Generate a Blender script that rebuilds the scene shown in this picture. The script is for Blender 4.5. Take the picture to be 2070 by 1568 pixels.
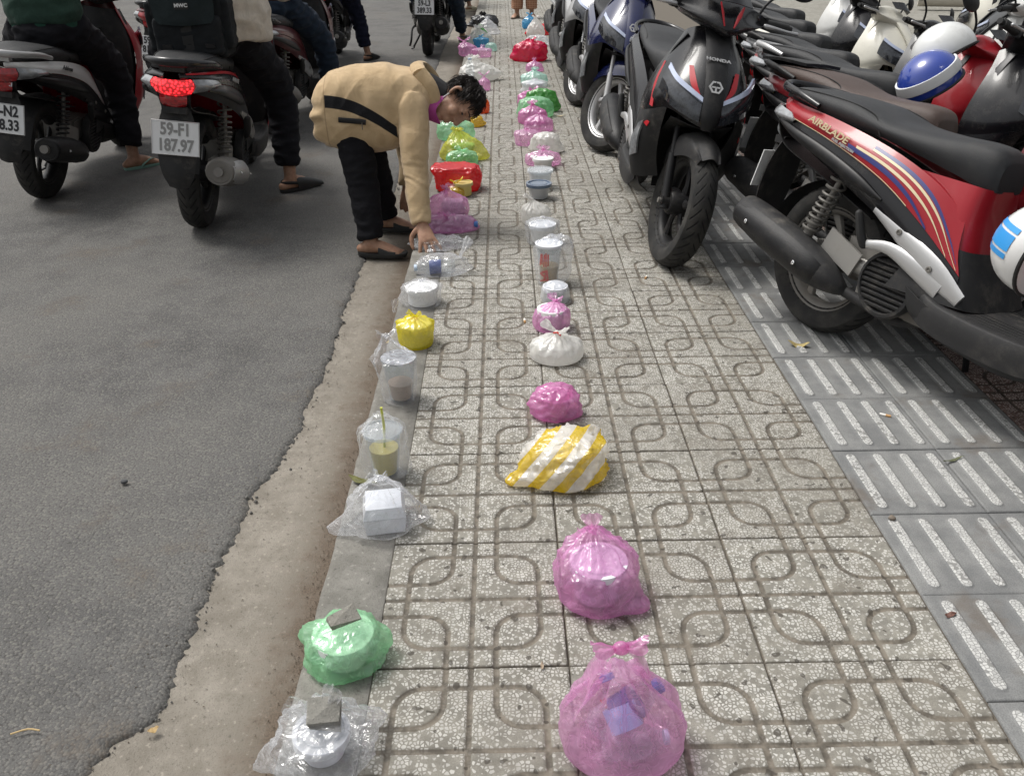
import bpy, bmesh, math, random
from mathutils import Vector, Matrix, noise
R_ = math.radians
for o in list(bpy.data.objects): bpy.data.objects.remove(o)
SC = bpy.context.scene
COL = SC.collection
PI = math.pi
# ------------------------------------------------------------------ camera
CAM_POS = Vector((.2847766, -1.2710907, 1.3372542))
yaw, pitch, roll = 5.2292e-3, .4979458, -.01352895
Fv = Vector((math.sin(yaw)*math.cos(pitch), math.cos(yaw)*math.cos(pitch), -math.sin(pitch)))
Rv = Vector((math.cos(yaw), -math.sin(yaw), 0)); Uv = Rv.cross(Fv)
Rv, Uv = Rv*math.cos(roll)+Uv*math.sin(roll), Uv*math.cos(roll)-Rv*math.sin(roll)
cd = bpy.data.cameras.new('camera'); cam = bpy.data.objects.new('camera', cd); COL.objects.link(cam)
cam.matrix_world = Matrix(((Rv.x, Uv.x, -Fv.x, CAM_POS.x), (Rv.y, Uv.y, -Fv.y, CAM_POS.y), (Rv.z, Uv.z, -Fv.z, CAM_POS.z), (0, 0, 0, 1)))
cd.sensor_fit = 'HORIZONTAL'; cd.sensor_width = 36; cd.lens = 1738.887/2070*36
cd.clip_start = .05; cd.clip_end = 400
SC.camera = cam
# ------------------------------------------------------------------ sky, sun, exposure (bright overcast day)
SUN_EL, SUN_AZ = 62, -60        # azimuth: degrees from +Y towards +X
w = bpy.data.worlds.new('World'); SC.world = w; w.use_nodes = True
nt = w.node_tree; nt.nodes.clear()
sky = nt.nodes.new('ShaderNodeTexSky'); sky.sky_type = 'NISHITA'; sky.sun_disc = False
sky.sun_elevation = R_(SUN_EL); sky.sun_rotation = R_(SUN_AZ); sky.dust_density = 6; sky.air_density = 1.6; sky.ozone_density = 1
bw = nt.nodes.new('ShaderNodeRGBToBW'); mx = nt.nodes.new('ShaderNodeMix'); mx.data_type = 'RGBA'
mx.inputs[0].default_value = .86                       # cloud layer: nearly colourless sky
bg = nt.nodes.new('ShaderNodeBackground'); bg.inputs[1].default_value = .14
out = nt.nodes.new('ShaderNodeOutputWorld')
nt.links.new(sky.outputs[0], bw.inputs[0]); nt.links.new(sky.outputs[0], mx.inputs[6]); nt.links.new(bw.outputs[0], mx.inputs[7])
nt.links.new(mx.outputs[2], bg.inputs[0]); nt.links.new(bg.outputs[0], out.inputs[0])
sl = bpy.data.lights.new('sun', 'SUN'); sl.energy = 1.5; sl.angle = R_(18); sl.color = (1, .965, .91)
so = bpy.data.objects.new('sun', sl); COL.objects.link(so)
sd = Vector((math.sin(R_(SUN_AZ))*math.cos(R_(SUN_EL)), math.cos(R_(SUN_AZ))*math.cos(R_(SUN_EL)), math.sin(R_(SUN_EL))))
so.rotation_euler = sd.to_track_quat('Z', 'Y').to_euler(); so.location = (-3, 3, 9)
vs = SC.view_settings; vs.view_transform = 'Standard'; vs.look = 'None'; vs.gamma = 1; vs.exposure = .32; vs.use_curve_mapping = False
SC.render.engine = 'CYCLES'
SC.cycles.transparent_max_bounces = 16; SC.cycles.max_bounces = 6
# ------------------------------------------------------------------ node helpers
class NT:
    dim = '3D'
    def __init__(s, name):
        s.m = bpy.data.materials.new(name); s.m.use_nodes = True; s.t = s.m.node_tree
        s.t.nodes.clear(); s.out = s.n('ShaderNodeOutputMaterial')
    def n(s, t, **k):
        x = s.t.nodes.new(t)
        for a, b in k.items(): setattr(x, a, b)
        return x
    def l(s, a, b): s.t.links.new(a, b)
    def val(s, sock, v):
        if hasattr(v, 'links') or isinstance(v, bpy.types.NodeSocket): s.l(v, sock)
        elif isinstance(v, (tuple, list)) and len(v) == 3 and sock.type == 'RGBA': sock.default_value = (*v, 1)
        else: sock.default_value = v
    def math(s, op, a, b=0, c=None, clamp=False):
        x = s.n('ShaderNodeMath', operation=op, use_clamp=clamp); s.val(x.inputs[0], a); s.val(x.inputs[1], b)
        if c is not None: s.val(x.inputs[2], c)
        return x.outputs[0]
    def mix(s, f, a, b):
        x = s.n('ShaderNodeMix', data_type='RGBA'); s.val(x.inputs[0], f); s.val(x.inputs[6], a); s.val(x.inputs[7], b); return x.outputs[2]
    def ramp(s, f, lo, hi, a=0., b=1.):
        x = s.n('ShaderNodeMapRange', interpolation_type='SMOOTHSTEP'); s.val(x.inputs[0], f)
        for i, v in zip((1, 2, 3, 4), (lo, hi, a, b)): s.val(x.inputs[i], v)
        return x.outputs[0]
    def noise(s, co, scale, detail=3, rough=.55, dist=0):
        x = s.n('ShaderNodeTexNoise', noise_dimensions=s.dim); s.val(x.inputs['Vector'], co); x.inputs['Scale'].default_value = scale
        x.inputs['Detail'].default_value = detail; x.inputs['Roughness'].default_value = rough; x.inputs['Distortion'].default_value = dist
        return x.outputs[0]
    def vor(s, co, scale, feature='F1', rnd=1):
        x = s.n('ShaderNodeTexVoronoi', feature=feature, voronoi_dimensions=s.dim); s.val(x.inputs['Vector'], co); x.inputs['Scale'].default_value = scale
        x.inputs['Randomness'].default_value = rnd; return x
    def pos(s): return s.n('ShaderNodeNewGeometry').outputs['Position']
    def obj(s): return s.n('ShaderNodeTexCoord').outputs['Object']
    def sep(s, v):
        x = s.n('ShaderNodeSeparateXYZ'); s.l(v, x.inputs[0]); return x.outputs
    def bump(s, h, strength=.5, dist=.01):
        x = s.n('ShaderNodeBump'); s.val(x.inputs['Height'], h); x.inputs['Strength'].default_value = strength; x.inputs['Distance'].default_value = dist
        return x.outputs[0]
    def bsdf(s, col, rough=.5, metal=0, normal=None, **k):
        x = s.n('ShaderNodeBsdfPrincipled'); s.val(x.inputs['Base Color'], col); s.val(x.inputs['Roughness'], rough); s.val(x.inputs['Metallic'], metal)
        if normal is not None: s.l(normal, x.inputs['Normal'])
        for a, b in k.items(): s.val(x.inputs[a], b)
        s.l(x.outputs[0], s.out.inputs[0]); return x
MATS = {}
def plain(name, col, rough=.5, metal=0, dust=0., bump=0., bscale=60, coat=0., spec=.5, var=.0, nscale=9):
    """plain coloured stuff with a little unevenness, optional road dust and fine relief"""
    if name in MATS: return MATS[name]
    t = NT(name); co = t.obj(); n1 = t.noise(co, nscale, 5, .65)
    c = (*col, 1) if len(col) == 3 else col
    cc = t.mix(t.ramp(n1, .3, .7), tuple(v*(1-var) for v in col), tuple(min(1, v*(1+var)) for v in col))
    rr = rough
    if dust > 0:
        n2 = t.noise(co, 23, 6, .7); n3 = t.noise(co, 5, 3, .6)
        d = t.math('MULTIPLY', t.ramp(n2, .42, .75), t.ramp(n3, .35, .7))
        d = t.math('MULTIPLY', d, dust, clamp=True)
        cc = t.mix(d, cc, (.26, .235, .2)); rr = t.math('ADD', rough, t.math('MULTIPLY', d, .5), clamp=True)
    nm = t.bump(t.noise(co, bscale, 4, .6), bump, .004) if bump > 0 else None
    t.bsdf(cc, rr, metal, nm, **{'Coat Weight': coat, 'Coat Roughness': .06, 'Specular IOR Level': spec})
    MATS[name] = t.m; return t.m
def fabric(name, col, weave=420, wr=.5, var=.12):
    if name in MATS: return MATS[name]
    t = NT(name); co = t.obj()
    f = t.noise(co, 14, 5, .6, .6); g = t.noise(co, weave, 2, .5)
    cc = t.mix(t.ramp(f, .3, .7), tuple(v*(1-var) for v in col), tuple(v*(1+var) for v in col))
    h = t.math('ADD', t.math('MULTIPLY', f, 1.2), t.math('MULTIPLY', g, .12))
    t.bsdf(cc, .92, 0, t.bump(h, wr, .012), **{'Sheen Weight': min(.25, max(col)*.6), 'Specular IOR Level': .15})
    MATS[name] = t.m; return t.m
def film(name, col, clear=.45, gloss=.35, rough=.16, milky=1.0, wr=.32, scale=24, stripe=None):
    """thin plastic bag film: partly see-through, partly milky, with sharp crinkle highlights"""
    if name in MATS: return MATS[name]
    t = NT(name); co = t.pos()
    n1 = t.noise(co, scale, 2, .55, 1.0)
    r1 = t.math('ABSOLUTE', t.math('SUBTRACT', n1, .5)); nm = t.bump(r1, wr, .03)
    tr = t.n('ShaderNodeBsdfTransparent'); t.val(tr.inputs[0], tuple(1-(1-v)*.42 for v in col))
    if stripe is not None: col = stripe(t)
    df = t.n('ShaderNodeBsdfDiffuse'); t.val(df.inputs[0], col); t.l(nm, df.inputs['Normal'])
    tl = t.n('ShaderNodeBsdfTranslucent'); t.val(tl.inputs[0], col); t.l(nm, tl.inputs['Normal'])
    gl = t.n('ShaderNodeBsdfGlossy'); gl.inputs['Roughness'].default_value = rough; t.l(nm, gl.inputs['Normal']); t.val(gl.inputs[0], (1, 1, 1))
    m1 = t.n('ShaderNodeMixShader'); m1.inputs[0].default_value = .5; t.l(df.outputs[0], m1.inputs[1]); t.l(tl.outputs[0], m1.inputs[2])
    lw = t.n('ShaderNodeLayerWeight'); lw.inputs[0].default_value = .4
    # film looks denser where it is seen edge-on and along its creases
    cl = t.math('SUBTRACT', clear, t.math('MULTIPLY', t.math('POWER', lw.outputs[1], 2.6), clear*.62))
    cl = t.math('SUBTRACT', cl, t.ramp(r1, .0, .03, .10*milky, 0), clamp=True)
    m2 = t.n('ShaderNodeMixShader'); t.l(cl, m2.inputs[0]); t.l(m1.outputs[0], m2.inputs[1]); t.l(tr.outputs[0], m2.inputs[2])
    gf = t.math('ADD', .075, t.math('MULTIPLY', t.math('POWER', lw.outputs[1], 3.), gloss), clamp=True)
    m3 = t.n('ShaderNodeMixShader'); t.l(gf, m3.inputs[0]); t.l(m2.outputs[0], m3.inputs[1]); t.l(gl.outputs[0], m3.inputs[2])
    t.l(m3.outputs[0], t.out.inputs[0]); MATS[name] = t.m; return t.m
# ------------------------------------------------------------------ mesh helpers
def cat(pts, n):
    """Catmull-Rom through pts, n+1 samples, uniform in control index"""
    P = [Vector(p) for p in pts]
    if len(P) == 1: return [P[0].copy() for _ in range(n+1)]
    if len(P) == 2: return [P[0].lerp(P[1], i/n) for i in range(n+1)]
    o = []
    m = len(P)-1
    for i in range(n+1):
        u = i/n*m; k = min(int(u), m-1); f = u-k
        a = P[k-1] if k > 0 else P[0]*2-P[1]; b = P[k]; c = P[k+1]; d = P[k+2] if k+2 <= m else P[m]*2-P[m-1]
        o.append(.5*((2*b)+(c-a)*f+(2*a-5*b+4*c-d)*f*f+(3*b-a-3*c+d)*f**3))
    return o
class MB:
    def __init__(s): s.v = []; s.f = []
    def add(s, vs, fs):
        k = len(s.v); s.v += [Vector(v) for v in vs]; s.f += [tuple(i+k for i in f) for f in fs]; return s
    def grid(s, rows, closeu=False, capu=False):
        """rows: list of equal-length point rows; closeu closes each row into a ring"""
        n = len(rows[0]); m = len(rows); vs = [p for r in rows for p in r]; fs = []
        for j in range(m-1):
            for i in range(n if closeu else n-1):
                a = j*n+i; b = j*n+(i+1) % n
                fs.append((a, b, b+n, a+n))
        if capu and closeu:
            fs.append(tuple(range(n-1, -1, -1))); fs.append(tuple((m-1)*n+i for i in range(n)))
        return s.add(vs, fs)
    def box(s, c, d, rot=None, taper=1.):
        hx, hy, hz = d[0]/2, d[1]/2, d[2]/2; vs = []
        for z in (-1, 1):
            k = taper if z > 0 else 1
            for x, y in ((-1, -1), (1, -1), (1, 1), (-1, 1)): vs.append(Vector((x*hx*k, y*hy*k, z*hz)))
        if rot is not None:
            Mx = rot if isinstance(rot, Matrix) else Matrix.Rotation(rot[2], 3, 'Z') @ Matrix.Rotation(rot[1], 3, 'Y') @ Matrix.Rotation(rot[0], 3, 'X')
            vs = [Mx @ v for v in vs]
        return s.add([v+Vector(c) for v in vs], [(3, 2, 1, 0), (4, 5, 6, 7), (0, 1, 5, 4), (1, 2, 6, 5), (2, 3, 7, 6), (3, 0, 4, 7)])
    def tube(s, pts, rad, n=10, side=None, smooth=0, flat=1., round_ends=False):
        """tube along pts; rad: number or list of r or (a,b); side: vector for the a axis"""
        P = [Vector(p) for p in pts]
        Rr = [r if isinstance(r, (tuple, list)) else (r, r*flat) for r in (rad if isinstance(rad, list) else [rad]*len(P))]
        if smooth:
            k = smooth*(len(P)-1); P2 = cat(P, k); R2 = cat([(a, b, 0) for a, b in Rr], k); P = P2; Rr = [(max(1e-4, r.x), max(1e-4, r.y)) for r in R2]
        if round_ends:
            d0 = (P[0]-P[1]).normalized(); d1 = (P[-1]-P[-2]).normalized(); a0, a1 = Rr[0], Rr[-1]; h0 = min(a0); h1 = min(a1)
            pre = [(P[0]+d0*h0*math.sin(t), tuple(x*math.cos(t) for x in a0)) for t in (1.45, 1.0, .5)]
            post = [(P[-1]+d1*h1*math.sin(t), tuple(x*math.cos(t) for x in a1)) for t in (.5, 1.0, 1.45)]
            P = [p for p, _ in pre]+P+[p for p, _ in post]; Rr = [r for _, r in pre]+Rr+[r for _, r in post]
        rows = []; up = Vector(side) if side else None; prev = None
        for i, p in enumerate(P):
            t = (P[min(i+1, len(P)-1)]-P[max(i-1, 0)])
            if t.length < 1e-9: t = Vector((0, 0, 1))
            t.normalize()
            if up is not None: a = up-t*up.dot(t)
            elif prev is not None: a = prev-t*prev.dot(t)
            else:
                q = Vector((0, 0, 1)) if abs(t.z) < .9 else Vector((1, 0, 0)); a = q.cross(t)
            if a.length < 1e-6: a = prev or Vector((1, 0, 0))
            a.normalize(); prev = a; b = t.cross(a)
            rows.append([p+a*(Rr[i][0]*math.cos(k*2*PI/n))+b*(Rr[i][1]*math.sin(k*2*PI/n)) for k in range(n)])
        return s.grid(rows, True, True)
    def lathe(s, prof, c=(0, 0, 0), axis='Z', n=32, closed=False, sx=1., sy=1.):
        rows = []
        for r, h in prof:
            row = []
            for k in range(n):
                a = k*2*PI/n; x, y = r*math.cos(a)*sx, r*math.sin(a)*sy
                v = Vector((x, y, h)) if axis == 'Z' else (Vector((x, h, y)) if axis == 'Y' else Vector((h, x, y)))
                row.append(v+Vector(c))
            rows.append(row)
        if closed: rows.append(rows[0])
        return s.grid(rows, True, not closed)
    def sphere(s, c, r, n=16, m=10):
        r = r if isinstance(r, (tuple, list)) else (r, r, r)
        rows = [[Vector(c)+Vector((r[0]*math.sin(t)*math.cos(k*2*PI/n), r[1]*math.sin(t)*math.sin(k*2*PI/n), -r[2]*math.cos(t))) for k in range(n)] for t in [PI*(.02+.96*j/m) for j in range(m+1)]]
        return s.grid(rows, True, True)
    def patch(s, curves, nu, nv, thick=.003, mirror=False):
        cs = [cat(c, nu) for c in curves]
        rows = [[None]*(nu+1) for _ in range(nv+1)]
        for i in range(nu+1):
            col = cat([c[i] for c in cs], nv)
            for j in range(nv+1): rows[j][i] = col[j]
        if mirror: rows = [[Vector((p.x, -p.y, p.z)) for p in reversed(r)] for r in rows]
        k = len(s.v)
        if thick:
            m2 = MB().grid(rows); bm = m2.bm(); bmesh.ops.recalc_face_normals
            bm.normal_update(); off = [v.co-v.normal*thick for v in bm.verts]; n0 = len(off)
            base = [v.co.copy() for v in bm.verts]; fs = [tuple(v.index for v in f.verts) for f in bm.faces]
            nn = nu+1; mm = nv+1
            border = list(range(nn))+[j*nn+nn-1 for j in range(1, mm)]+[(mm-1)*nn+i for i in range(nn-2, -1, -1)]+[j*nn for j in range(mm-2, 0, -1)]
            fs2 = fs+[tuple(i+n0 for i in reversed(f)) for f in fs]
            for q in range(len(border)):
                a, b = border[q], border[(q+1) % len(border)]; fs2.append((b, a, a+n0, b+n0))
            bm.free(); s.add(base+off, fs2)
        else: s.grid(rows)
        return s
    def move(s, mat):
        s.v = [mat @ v for v in s.v]; return s
    def join(s, o): return s.add(o.v, o.f)
    def mirrored(s):
        o = MB(); o.v = [Vector((v.x, -v.y, v.z)) for v in s.v]; o.f = [tuple(reversed(f)) for f in s.f]; return o
    def bm(s):
        b = bmesh.new(); vs = [b.verts.new(v) for v in s.v]
        for f in s.f:
            try: b.faces.new([vs[i] for i in f])
            except ValueError: pass
        b.verts.index_update(); b.verts.ensure_lookup_table(); return b
    def mesh(s, name, smooth=True, sharp=40, bevel=0, recalc=False):
        b = s.bm()
        if recalc: bmesh.ops.recalc_face_normals(b, faces=b.faces)
        if bevel:
            es = [e for e in b.edges if len(e.link_faces) == 2 and e.calc_face_angle(0) > R_(35)]
            bmesh.ops.bevel(b, geom=es, offset=bevel, segments=(2 if bevel < .02 else 5), affect='EDGES', clamp_overlap=True)
        me = bpy.data.meshes.new(name)
        if smooth:
            b.normal_update(); th = R_(sharp)
            for f in b.faces: f.smooth = True
            for e in b.edges: e.smooth = not (len(e.link_faces) == 2 and e.calc_face_angle(0) > th)
        b.to_mesh(me); b.free(); return me
    def build(s, name, mat=None, parent=None, smooth=True, sharp=40, bevel=0, recalc=False):
        return link(name, s.mesh(name, smooth, sharp, bevel, recalc), mat, parent)
def link(name, me, mat=None, parent=None):
    o = bpy.data.objects.new(name, me); COL.objects.link(o)
    if parent is not None: o.parent = parent
    if mat is not None:
        if not me.materials: me.materials.append(mat)
        o.material_slots[0].link = 'OBJECT'; o.material_slots[0].material = mat
    return o
def empty(name, loc=(0, 0, 0), rz=0, label=None, cat_=None, group=None):
    o = bpy.data.objects.new(name, None); COL.objects.link(o); o.location = loc; o.rotation_euler = (0, 0, rz); o.empty_display_size = .1
    if label: tag(o, label, cat_, group)
    return o
def tag(o, label, cat_, group=None, kind=None):
    o['label'] = label; o['category'] = cat_
    if group: o['group'] = group
    if kind: o['kind'] = kind
    return o
def struct(o): o['kind'] = 'structure'; return o
_txt = {}
def text_mesh(body, size, extrude=.0012, bold=0., xs=1., align='CENTER', shear=0.):
    k = (body, size, extrude, bold, xs, align, shear)
    if k in _txt: return _txt[k]
    cu = bpy.data.curves.new('lettering', 'FONT'); cu.body = body; cu.size = size; cu.extrude = extrude; cu.align_x = align; cu.align_y = 'CENTER'
    cu.offset = bold; cu.shear = shear; cu.resolution_u = 3
    ob = bpy.data.objects.new('tmp', cu); COL.objects.link(ob); ob.scale = (xs, 1, 1)
    dg = bpy.context.evaluated_depsgraph_get(); me = bpy.data.meshes.new_from_object(ob.evaluated_get(dg))
    me.transform(Matrix.Diagonal((xs, 1, 1, 1))); bpy.data.objects.remove(ob); me.name = 'lettering'; _txt[k] = me; return me
def remeshed(mb, name, voxel, smooth_it=4, fac=.5):
    me0 = mb.mesh('tmp', smooth=False, recalc=True); ob = bpy.data.objects.new('tmp', me0); COL.objects.link(ob)
    md = ob.modifiers.new('r', 'REMESH'); md.mode = 'VOXEL'; md.voxel_size = voxel; md.use_smooth_shade = True
    if smooth_it:
        sm = ob.modifiers.new('s', 'SMOOTH'); sm.factor = fac; sm.iterations = smooth_it
    dg = bpy.context.evaluated_depsgraph_get(); me = bpy.data.meshes.new_from_object(ob.evaluated_get(dg)); me.name = name
    bpy.data.objects.remove(ob); bpy.data.meshes.remove(me0)
    me.materials.clear()
    for p in me.polygons: p.use_smooth = True
    return me
def displaced(me, fn):
    """push vertices along their normals by fn(co)"""
    ns = [v.normal.copy() for v in me.vertices]
    for v, n in zip(me.vertices, ns): v.co += n*fn(v.co)
    me.update(); return me
# ------------------------------------------------------------------ ground materials
def terrazzo(name, matrix, chip, dirt):
    t = NT(name); t.dim = '2D'; p = t.pos(); S = 124; rnd_ = t.n('ShaderNodeObjectInfo').outputs['Random']
    ve = t.vor(p, S, 'DISTANCE_TO_EDGE').outputs['Distance']; sc = t.n('ShaderNodeSeparateColor'); t.l(t.vor(p, S).outputs['Color'], sc.inputs[0])
    big = t.noise(p, 5.5, 3, .6); fine = t.noise(p, 330, 1, .5); mid = t.noise(p, 24, 3, .65)
    dens = t.math('ADD', t.ramp(big, .34, .66, .50, .92), t.math('MULTIPLY', t.math('SUBTRACT', rnd_, .5), .16))
    keep = t.math('LESS_THAN', sc.outputs[0], dens)
    thr = t.math('ADD', .075, t.math('MULTIPLY', sc.outputs[2], .15))
    m = t.math('MULTIPLY', t.ramp(t.math('SUBTRACT', t.math('ADD', ve, t.math('MULTIPLY', t.math('SUBTRACT', fine, .5), .14)), thr), 0., .06), keep)
    base = t.mix(t.ramp(mid, .25, .75), tuple(v*.74 for v in matrix), tuple(v*1.16 for v in matrix))
    base = t.mix(t.math('MULTIPLY', t.ramp(fine, .35, .7), .3), base, tuple(v*.4 for v in matrix))
    chipc = t.mix(sc.outputs[1], tuple(v*.72 for v in chip), chip)
    wear = t.ramp(t.noise(p, 2.1, 2, .55), .42, .75, 0., .5)
    c = t.mix(t.math('MULTIPLY', m, t.math('SUBTRACT', 1., wear)), base, chipc)
    c = t.mix(t.math('MULTIPLY', t.ramp(t.noise(p, 8, 4, .7), .52, .8), .6), c, dirt)
    c = t.mix(t.math('MULTIPLY', t.ramp(rnd_, .1, .9), .22), c, dirt)
    gm = t.ramp(t.sep(t.obj())[2], -.0030, -.0006, 1, 0)
    gd = t.mix(t.ramp(mid, .35, .65), tuple(v*.66 for v in dirt), tuple(v*1.3 for v in dirt))
    c = t.mix(t.math('MULTIPLY', gm, .95), c, gd)
    c = t.mix(t.math('MULTIPLY', t.ramp(t.noise(p, 33, 1, .5), .735, .76), .75), c, (.045, .038, .03))
    t.bsdf(c, t.math('SUBTRACT', .82, t.math('MULTIPLY', m, .2)), 0, t.bump(fine, .3, .0015), **{'Specular IOR Level': .35})
    return t.m
M_TERR = terrazzo('terrazzo paving', (.250, .239, .207), (.545, .533, .495), (.132, .115, .092))
M_RED = terrazzo('red terrazzo paving', (.16, .105, .09), (.52, .44, .40), (.07, .052, .042))
def tactile_mat():
    t = NT('tactile concrete'); t.dim = '2D'; p = t.pos(); zz = t.sep(t.obj())[2]
    f = t.noise(p, 330, 1, .6); b = t.noise(p, 7, 4, .7)
    c = t.mix(t.ramp(b, .3, .7), (.165, .168, .168), (.235, .237, .232)); c = t.mix(t.math('MULTIPLY', t.ramp(f, .35, .7), .3), c, (.06, .06, .056))
    c = t.mix(t.math('MULTIPLY', t.ramp(t.noise(p, 4, 4, .7), .55, .75), .6), c, (.12, .098, .078))
    ve = t.vor(p, 118, 'DISTANCE_TO_EDGE').outputs['Distance']; vc = t.n('ShaderNodeSeparateColor'); t.l(t.vor(p, 118).outputs['Color'], vc.inputs[0])
    chips = t.math('MULTIPLY', t.ramp(t.math('ADD', ve, t.math('MULTIPLY', t.math('SUBTRACT', f, .5), .1)), .07, .11), t.math('LESS_THAN', vc.outputs[0], t.ramp(b, .28, .5, .6, .98)))
    top = t.ramp(zz, .0026, .0036)
    bar = t.mix(chips, (.22, .218, .21), t.mix(vc.outputs[1], (.36, .36, .35), (.52, .52, .50)))
    c = t.mix(top, c, bar)
    t.bsdf(c, .85, 0, t.bump(f, .35, .0015), **{'Specular IOR Level': .3}); return t.m
M_TACT = tactile_mat()
def asphalt_mat():
    t = NT('asphalt'); t.dim = '2D'; p = t.pos()
    v = t.vor(p, 165, 'F1'); vd = v.outputs['Distance']; sc = t.n('ShaderNodeSeparateColor'); t.l(v.outputs['Color'], sc.inputs[0])
    f = t.noise(p, 240, 2, .65); b = t.noise(p, .8, 4, .6); md = t.noise(p, 5, 4, .65)
    c = t.mix(t.ramp(md, .3, .7), (.072, .071, .070), (.110, .108, .105))
    c = t.mix(t.ramp(b, .35, .68), c, (.118, .115, .109))
    c = t.mix(t.math('MULTIPLY', t.ramp(sc.outputs[0], .6, 1.), .45), c, (.21, .20, .18))
    c = t.mix(t.math('MULTIPLY', t.ramp(vd, .45, .8), .55), c, (.03, .026, .025))
    c = t.mix(t.math('MULTIPLY', t.ramp(f, .58, .7), .4), c, (.25, .24, .215))
    c = t.mix(t.math('MULTIPLY', t.ramp(t.noise(p, 2.6, 4, .7), .56, .75), .5), c, t.mix(sc.outputs[1], (.05, .049, .048), (.15, .118, .088)))
    h = t.math('ADD', t.math('MULTIPLY', vd, -1.), t.math('MULTIPLY', f, .5))
    t.bsdf(c, .86, 0, t.bump(h, .42, .004), **{'Specular IOR Level': .3}); return t.m
M_ASPH = asphalt_mat()
def concrete_mat(name, a, b, dirtx=None, dcol=(.15, .115, .085)):
    t = NT(name); t.dim = '2D'; p = t.pos(); X = t.sep(p)[0]
    f = t.noise(p, 240, 2, .65); m = t.noise(p, 13, 4, .7); g = t.noise(p, 2.4, 3, .6); k = t.noise(p, 60, 3, .7)
    c = t.mix(t.ramp(m, .28, .72), a, b); c = t.mix(t.ramp(g, .35, .65), c, t.mix(.65, tuple(v*.8 for v in a), c))
    c = t.mix(t.math('MULTIPLY', t.ramp(f, .58, .72), .5), c, tuple(v*.45 for v in a))
    c = t.mix(t.math('MULTIPLY', t.ramp(k, .62, .72), .5), c, tuple(min(.6, v*1.4) for v in b))
    c = t.mix(t.math('MULTIPLY', t.ramp(k, .37, .28), .6), c, tuple(v*.45 for v in a))
    if dirtx:
        d = t.ramp(t.math('ADD', X, t.math('MULTIPLY', t.math('SUBTRACT', m, .5), .2)), dirtx[0], dirtx[1])
        c = t.mix(t.math('MULTIPLY', d, .85), c, t.mix(t.ramp(f, .35, .65), tuple(v*.6 for v in dcol), dcol))
    h = t.math('ADD', f, t.math('MULTIPLY', k, .8))
    t.bsdf(c, .9, 0, t.bump(h, .45, .003), **{'Specular IOR Level': .25}); return t.m
M_GUT = concrete_mat('gutter concrete', (.195, .175, .146), (.272, .248, .212), (-.31, -.17), (.125, .092, .066))
M_KERB = concrete_mat('kerb concrete', (.17, .163, .145), (.275, .265, .24))
M_BASE = plain('joint dirt', (.11, .095, .075), .95)
M_SLAB = concrete_mat('far pavement', (.22, .21, .18), (.30, .29, .26))
# ------------------------------------------------------------------ ground, road, gutter, kerb
g = struct(MB().grid([[(-60, -8, -.16), (60, -8, -.16)], [(-60, 130, -.16), (60, 130, -.16)]]).build('ground', M_SLAB))
EDGE = [(-1.15, -.60), (-.3, -.57), (-.2, -.555), (-.14, -.535), (-.095, -.511), (-.048, -.459), (.003, -.446), (.249, -.456), (.443, -.46), (.65, -.445), (.743, -.462), (.841, -.422), (.975, -.408), (1.107, -.389), (1.186, -.397), (1.41, -.39), (1.436, -.369), (1.544, -.383), (1.993, -.398), (2.441, -.403), (2.669, -.401), (2.999, -.383), (3.718, -.387), (4.161, -.39), (7.725, -.441), (10.35, -.473), (15.8, -.435), (60, -.44)]
def edge_x(y):
    for (a, xa), (b, xb) in zip(EDGE, EDGE[1:]):
        if a <= y <= b: x = xa+(xb-xa)*(y-a)/(b-a); break
    else: x = -1.0
    p = Vector((0, y*9, 3.3)); q = Vector((0, y*38, 7.1))
    return x+.010*noise.noise(p)+.012*noise.noise(q)+.008*noise.noise(q*2.3)+.006*noise.noise(q*5.1)
ys = []; y = -1.15
while y < 40: ys.append(y); y += .007 if y < 1.2 else (.03 if y < 5 else (.1 if y < 12 else 1.))
rows = []
for y in ys:
    ex = edge_x(y); r = []
    for k, (dx, z) in enumerate([(.012, -.112), (.003, -.100), (-.006, -.092), (-.02, -.0885), (-.05, -.087), (-.12, -.087), (-.3, -.086), (-.8, -.083), (-2, -.078), (-5, -.07), (-16, -.07)]):
        zz = z+(.004*noise.noise(Vector((ex+dx, y, 0))*14) if .0 > dx > -1 else 0); r.append((ex+dx+(.004*noise.noise(Vector((y*60, k, 1))) if k < 3 else 0), y, zz))
    rows.append(list(reversed(r)))
road = struct(MB().grid([list(r) for r in rows]).build('road', M_ASPH, sharp=80))
if road.data.polygons[0].normal.z < 0: road.data.flip_normals()
rows = []; y = -1.2
while y < 40:
    rows.append([(x, y, -.1+.0035*noise.noise(Vector((x*9, y*6, 2)))+(.006 if x > -.17 else 0)) for x in (-2.2, -1.4, -.8, -.7, -.6, -.55, -.5, -.45, -.4, -.35, -.3, -.25, -.2, -.17, -.145)]); y += .05 if y < 4 else .5
gut = struct(MB().grid([list(r) for r in rows]).build('gutter', M_GUT))
# kerb: worn stones with thin joints
kb = []; y = -1.2
rows = []
while y < 40:
    w_ = .004*noise.noise(Vector((5, y*7, 0)))+.002*noise.noise(Vector((5, y*30, 0)))
    rows.append([(-.150+w_, y, -.12), (-.149+w_, y, -.014), (-.1475+w_, y, -.006), (-.142+w_, y, -.0012), (-.13, y, .0005), (-.06, y, 0.), (-.001, y, -.0005), (.0012, y, -.003), (.0012, y, -.03)])
    y += .03 if y < 4 else .4
kerb = struct(MB().grid([list(reversed(r)) for r in rows]).build('kerb', M_KERB, sharp=60))
for o in (gut, kerb):
    c = max(o.data.polygons, key=lambda p: abs(p.normal.z))
    if c.normal.z < 0: o.data.flip_normals()
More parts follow.
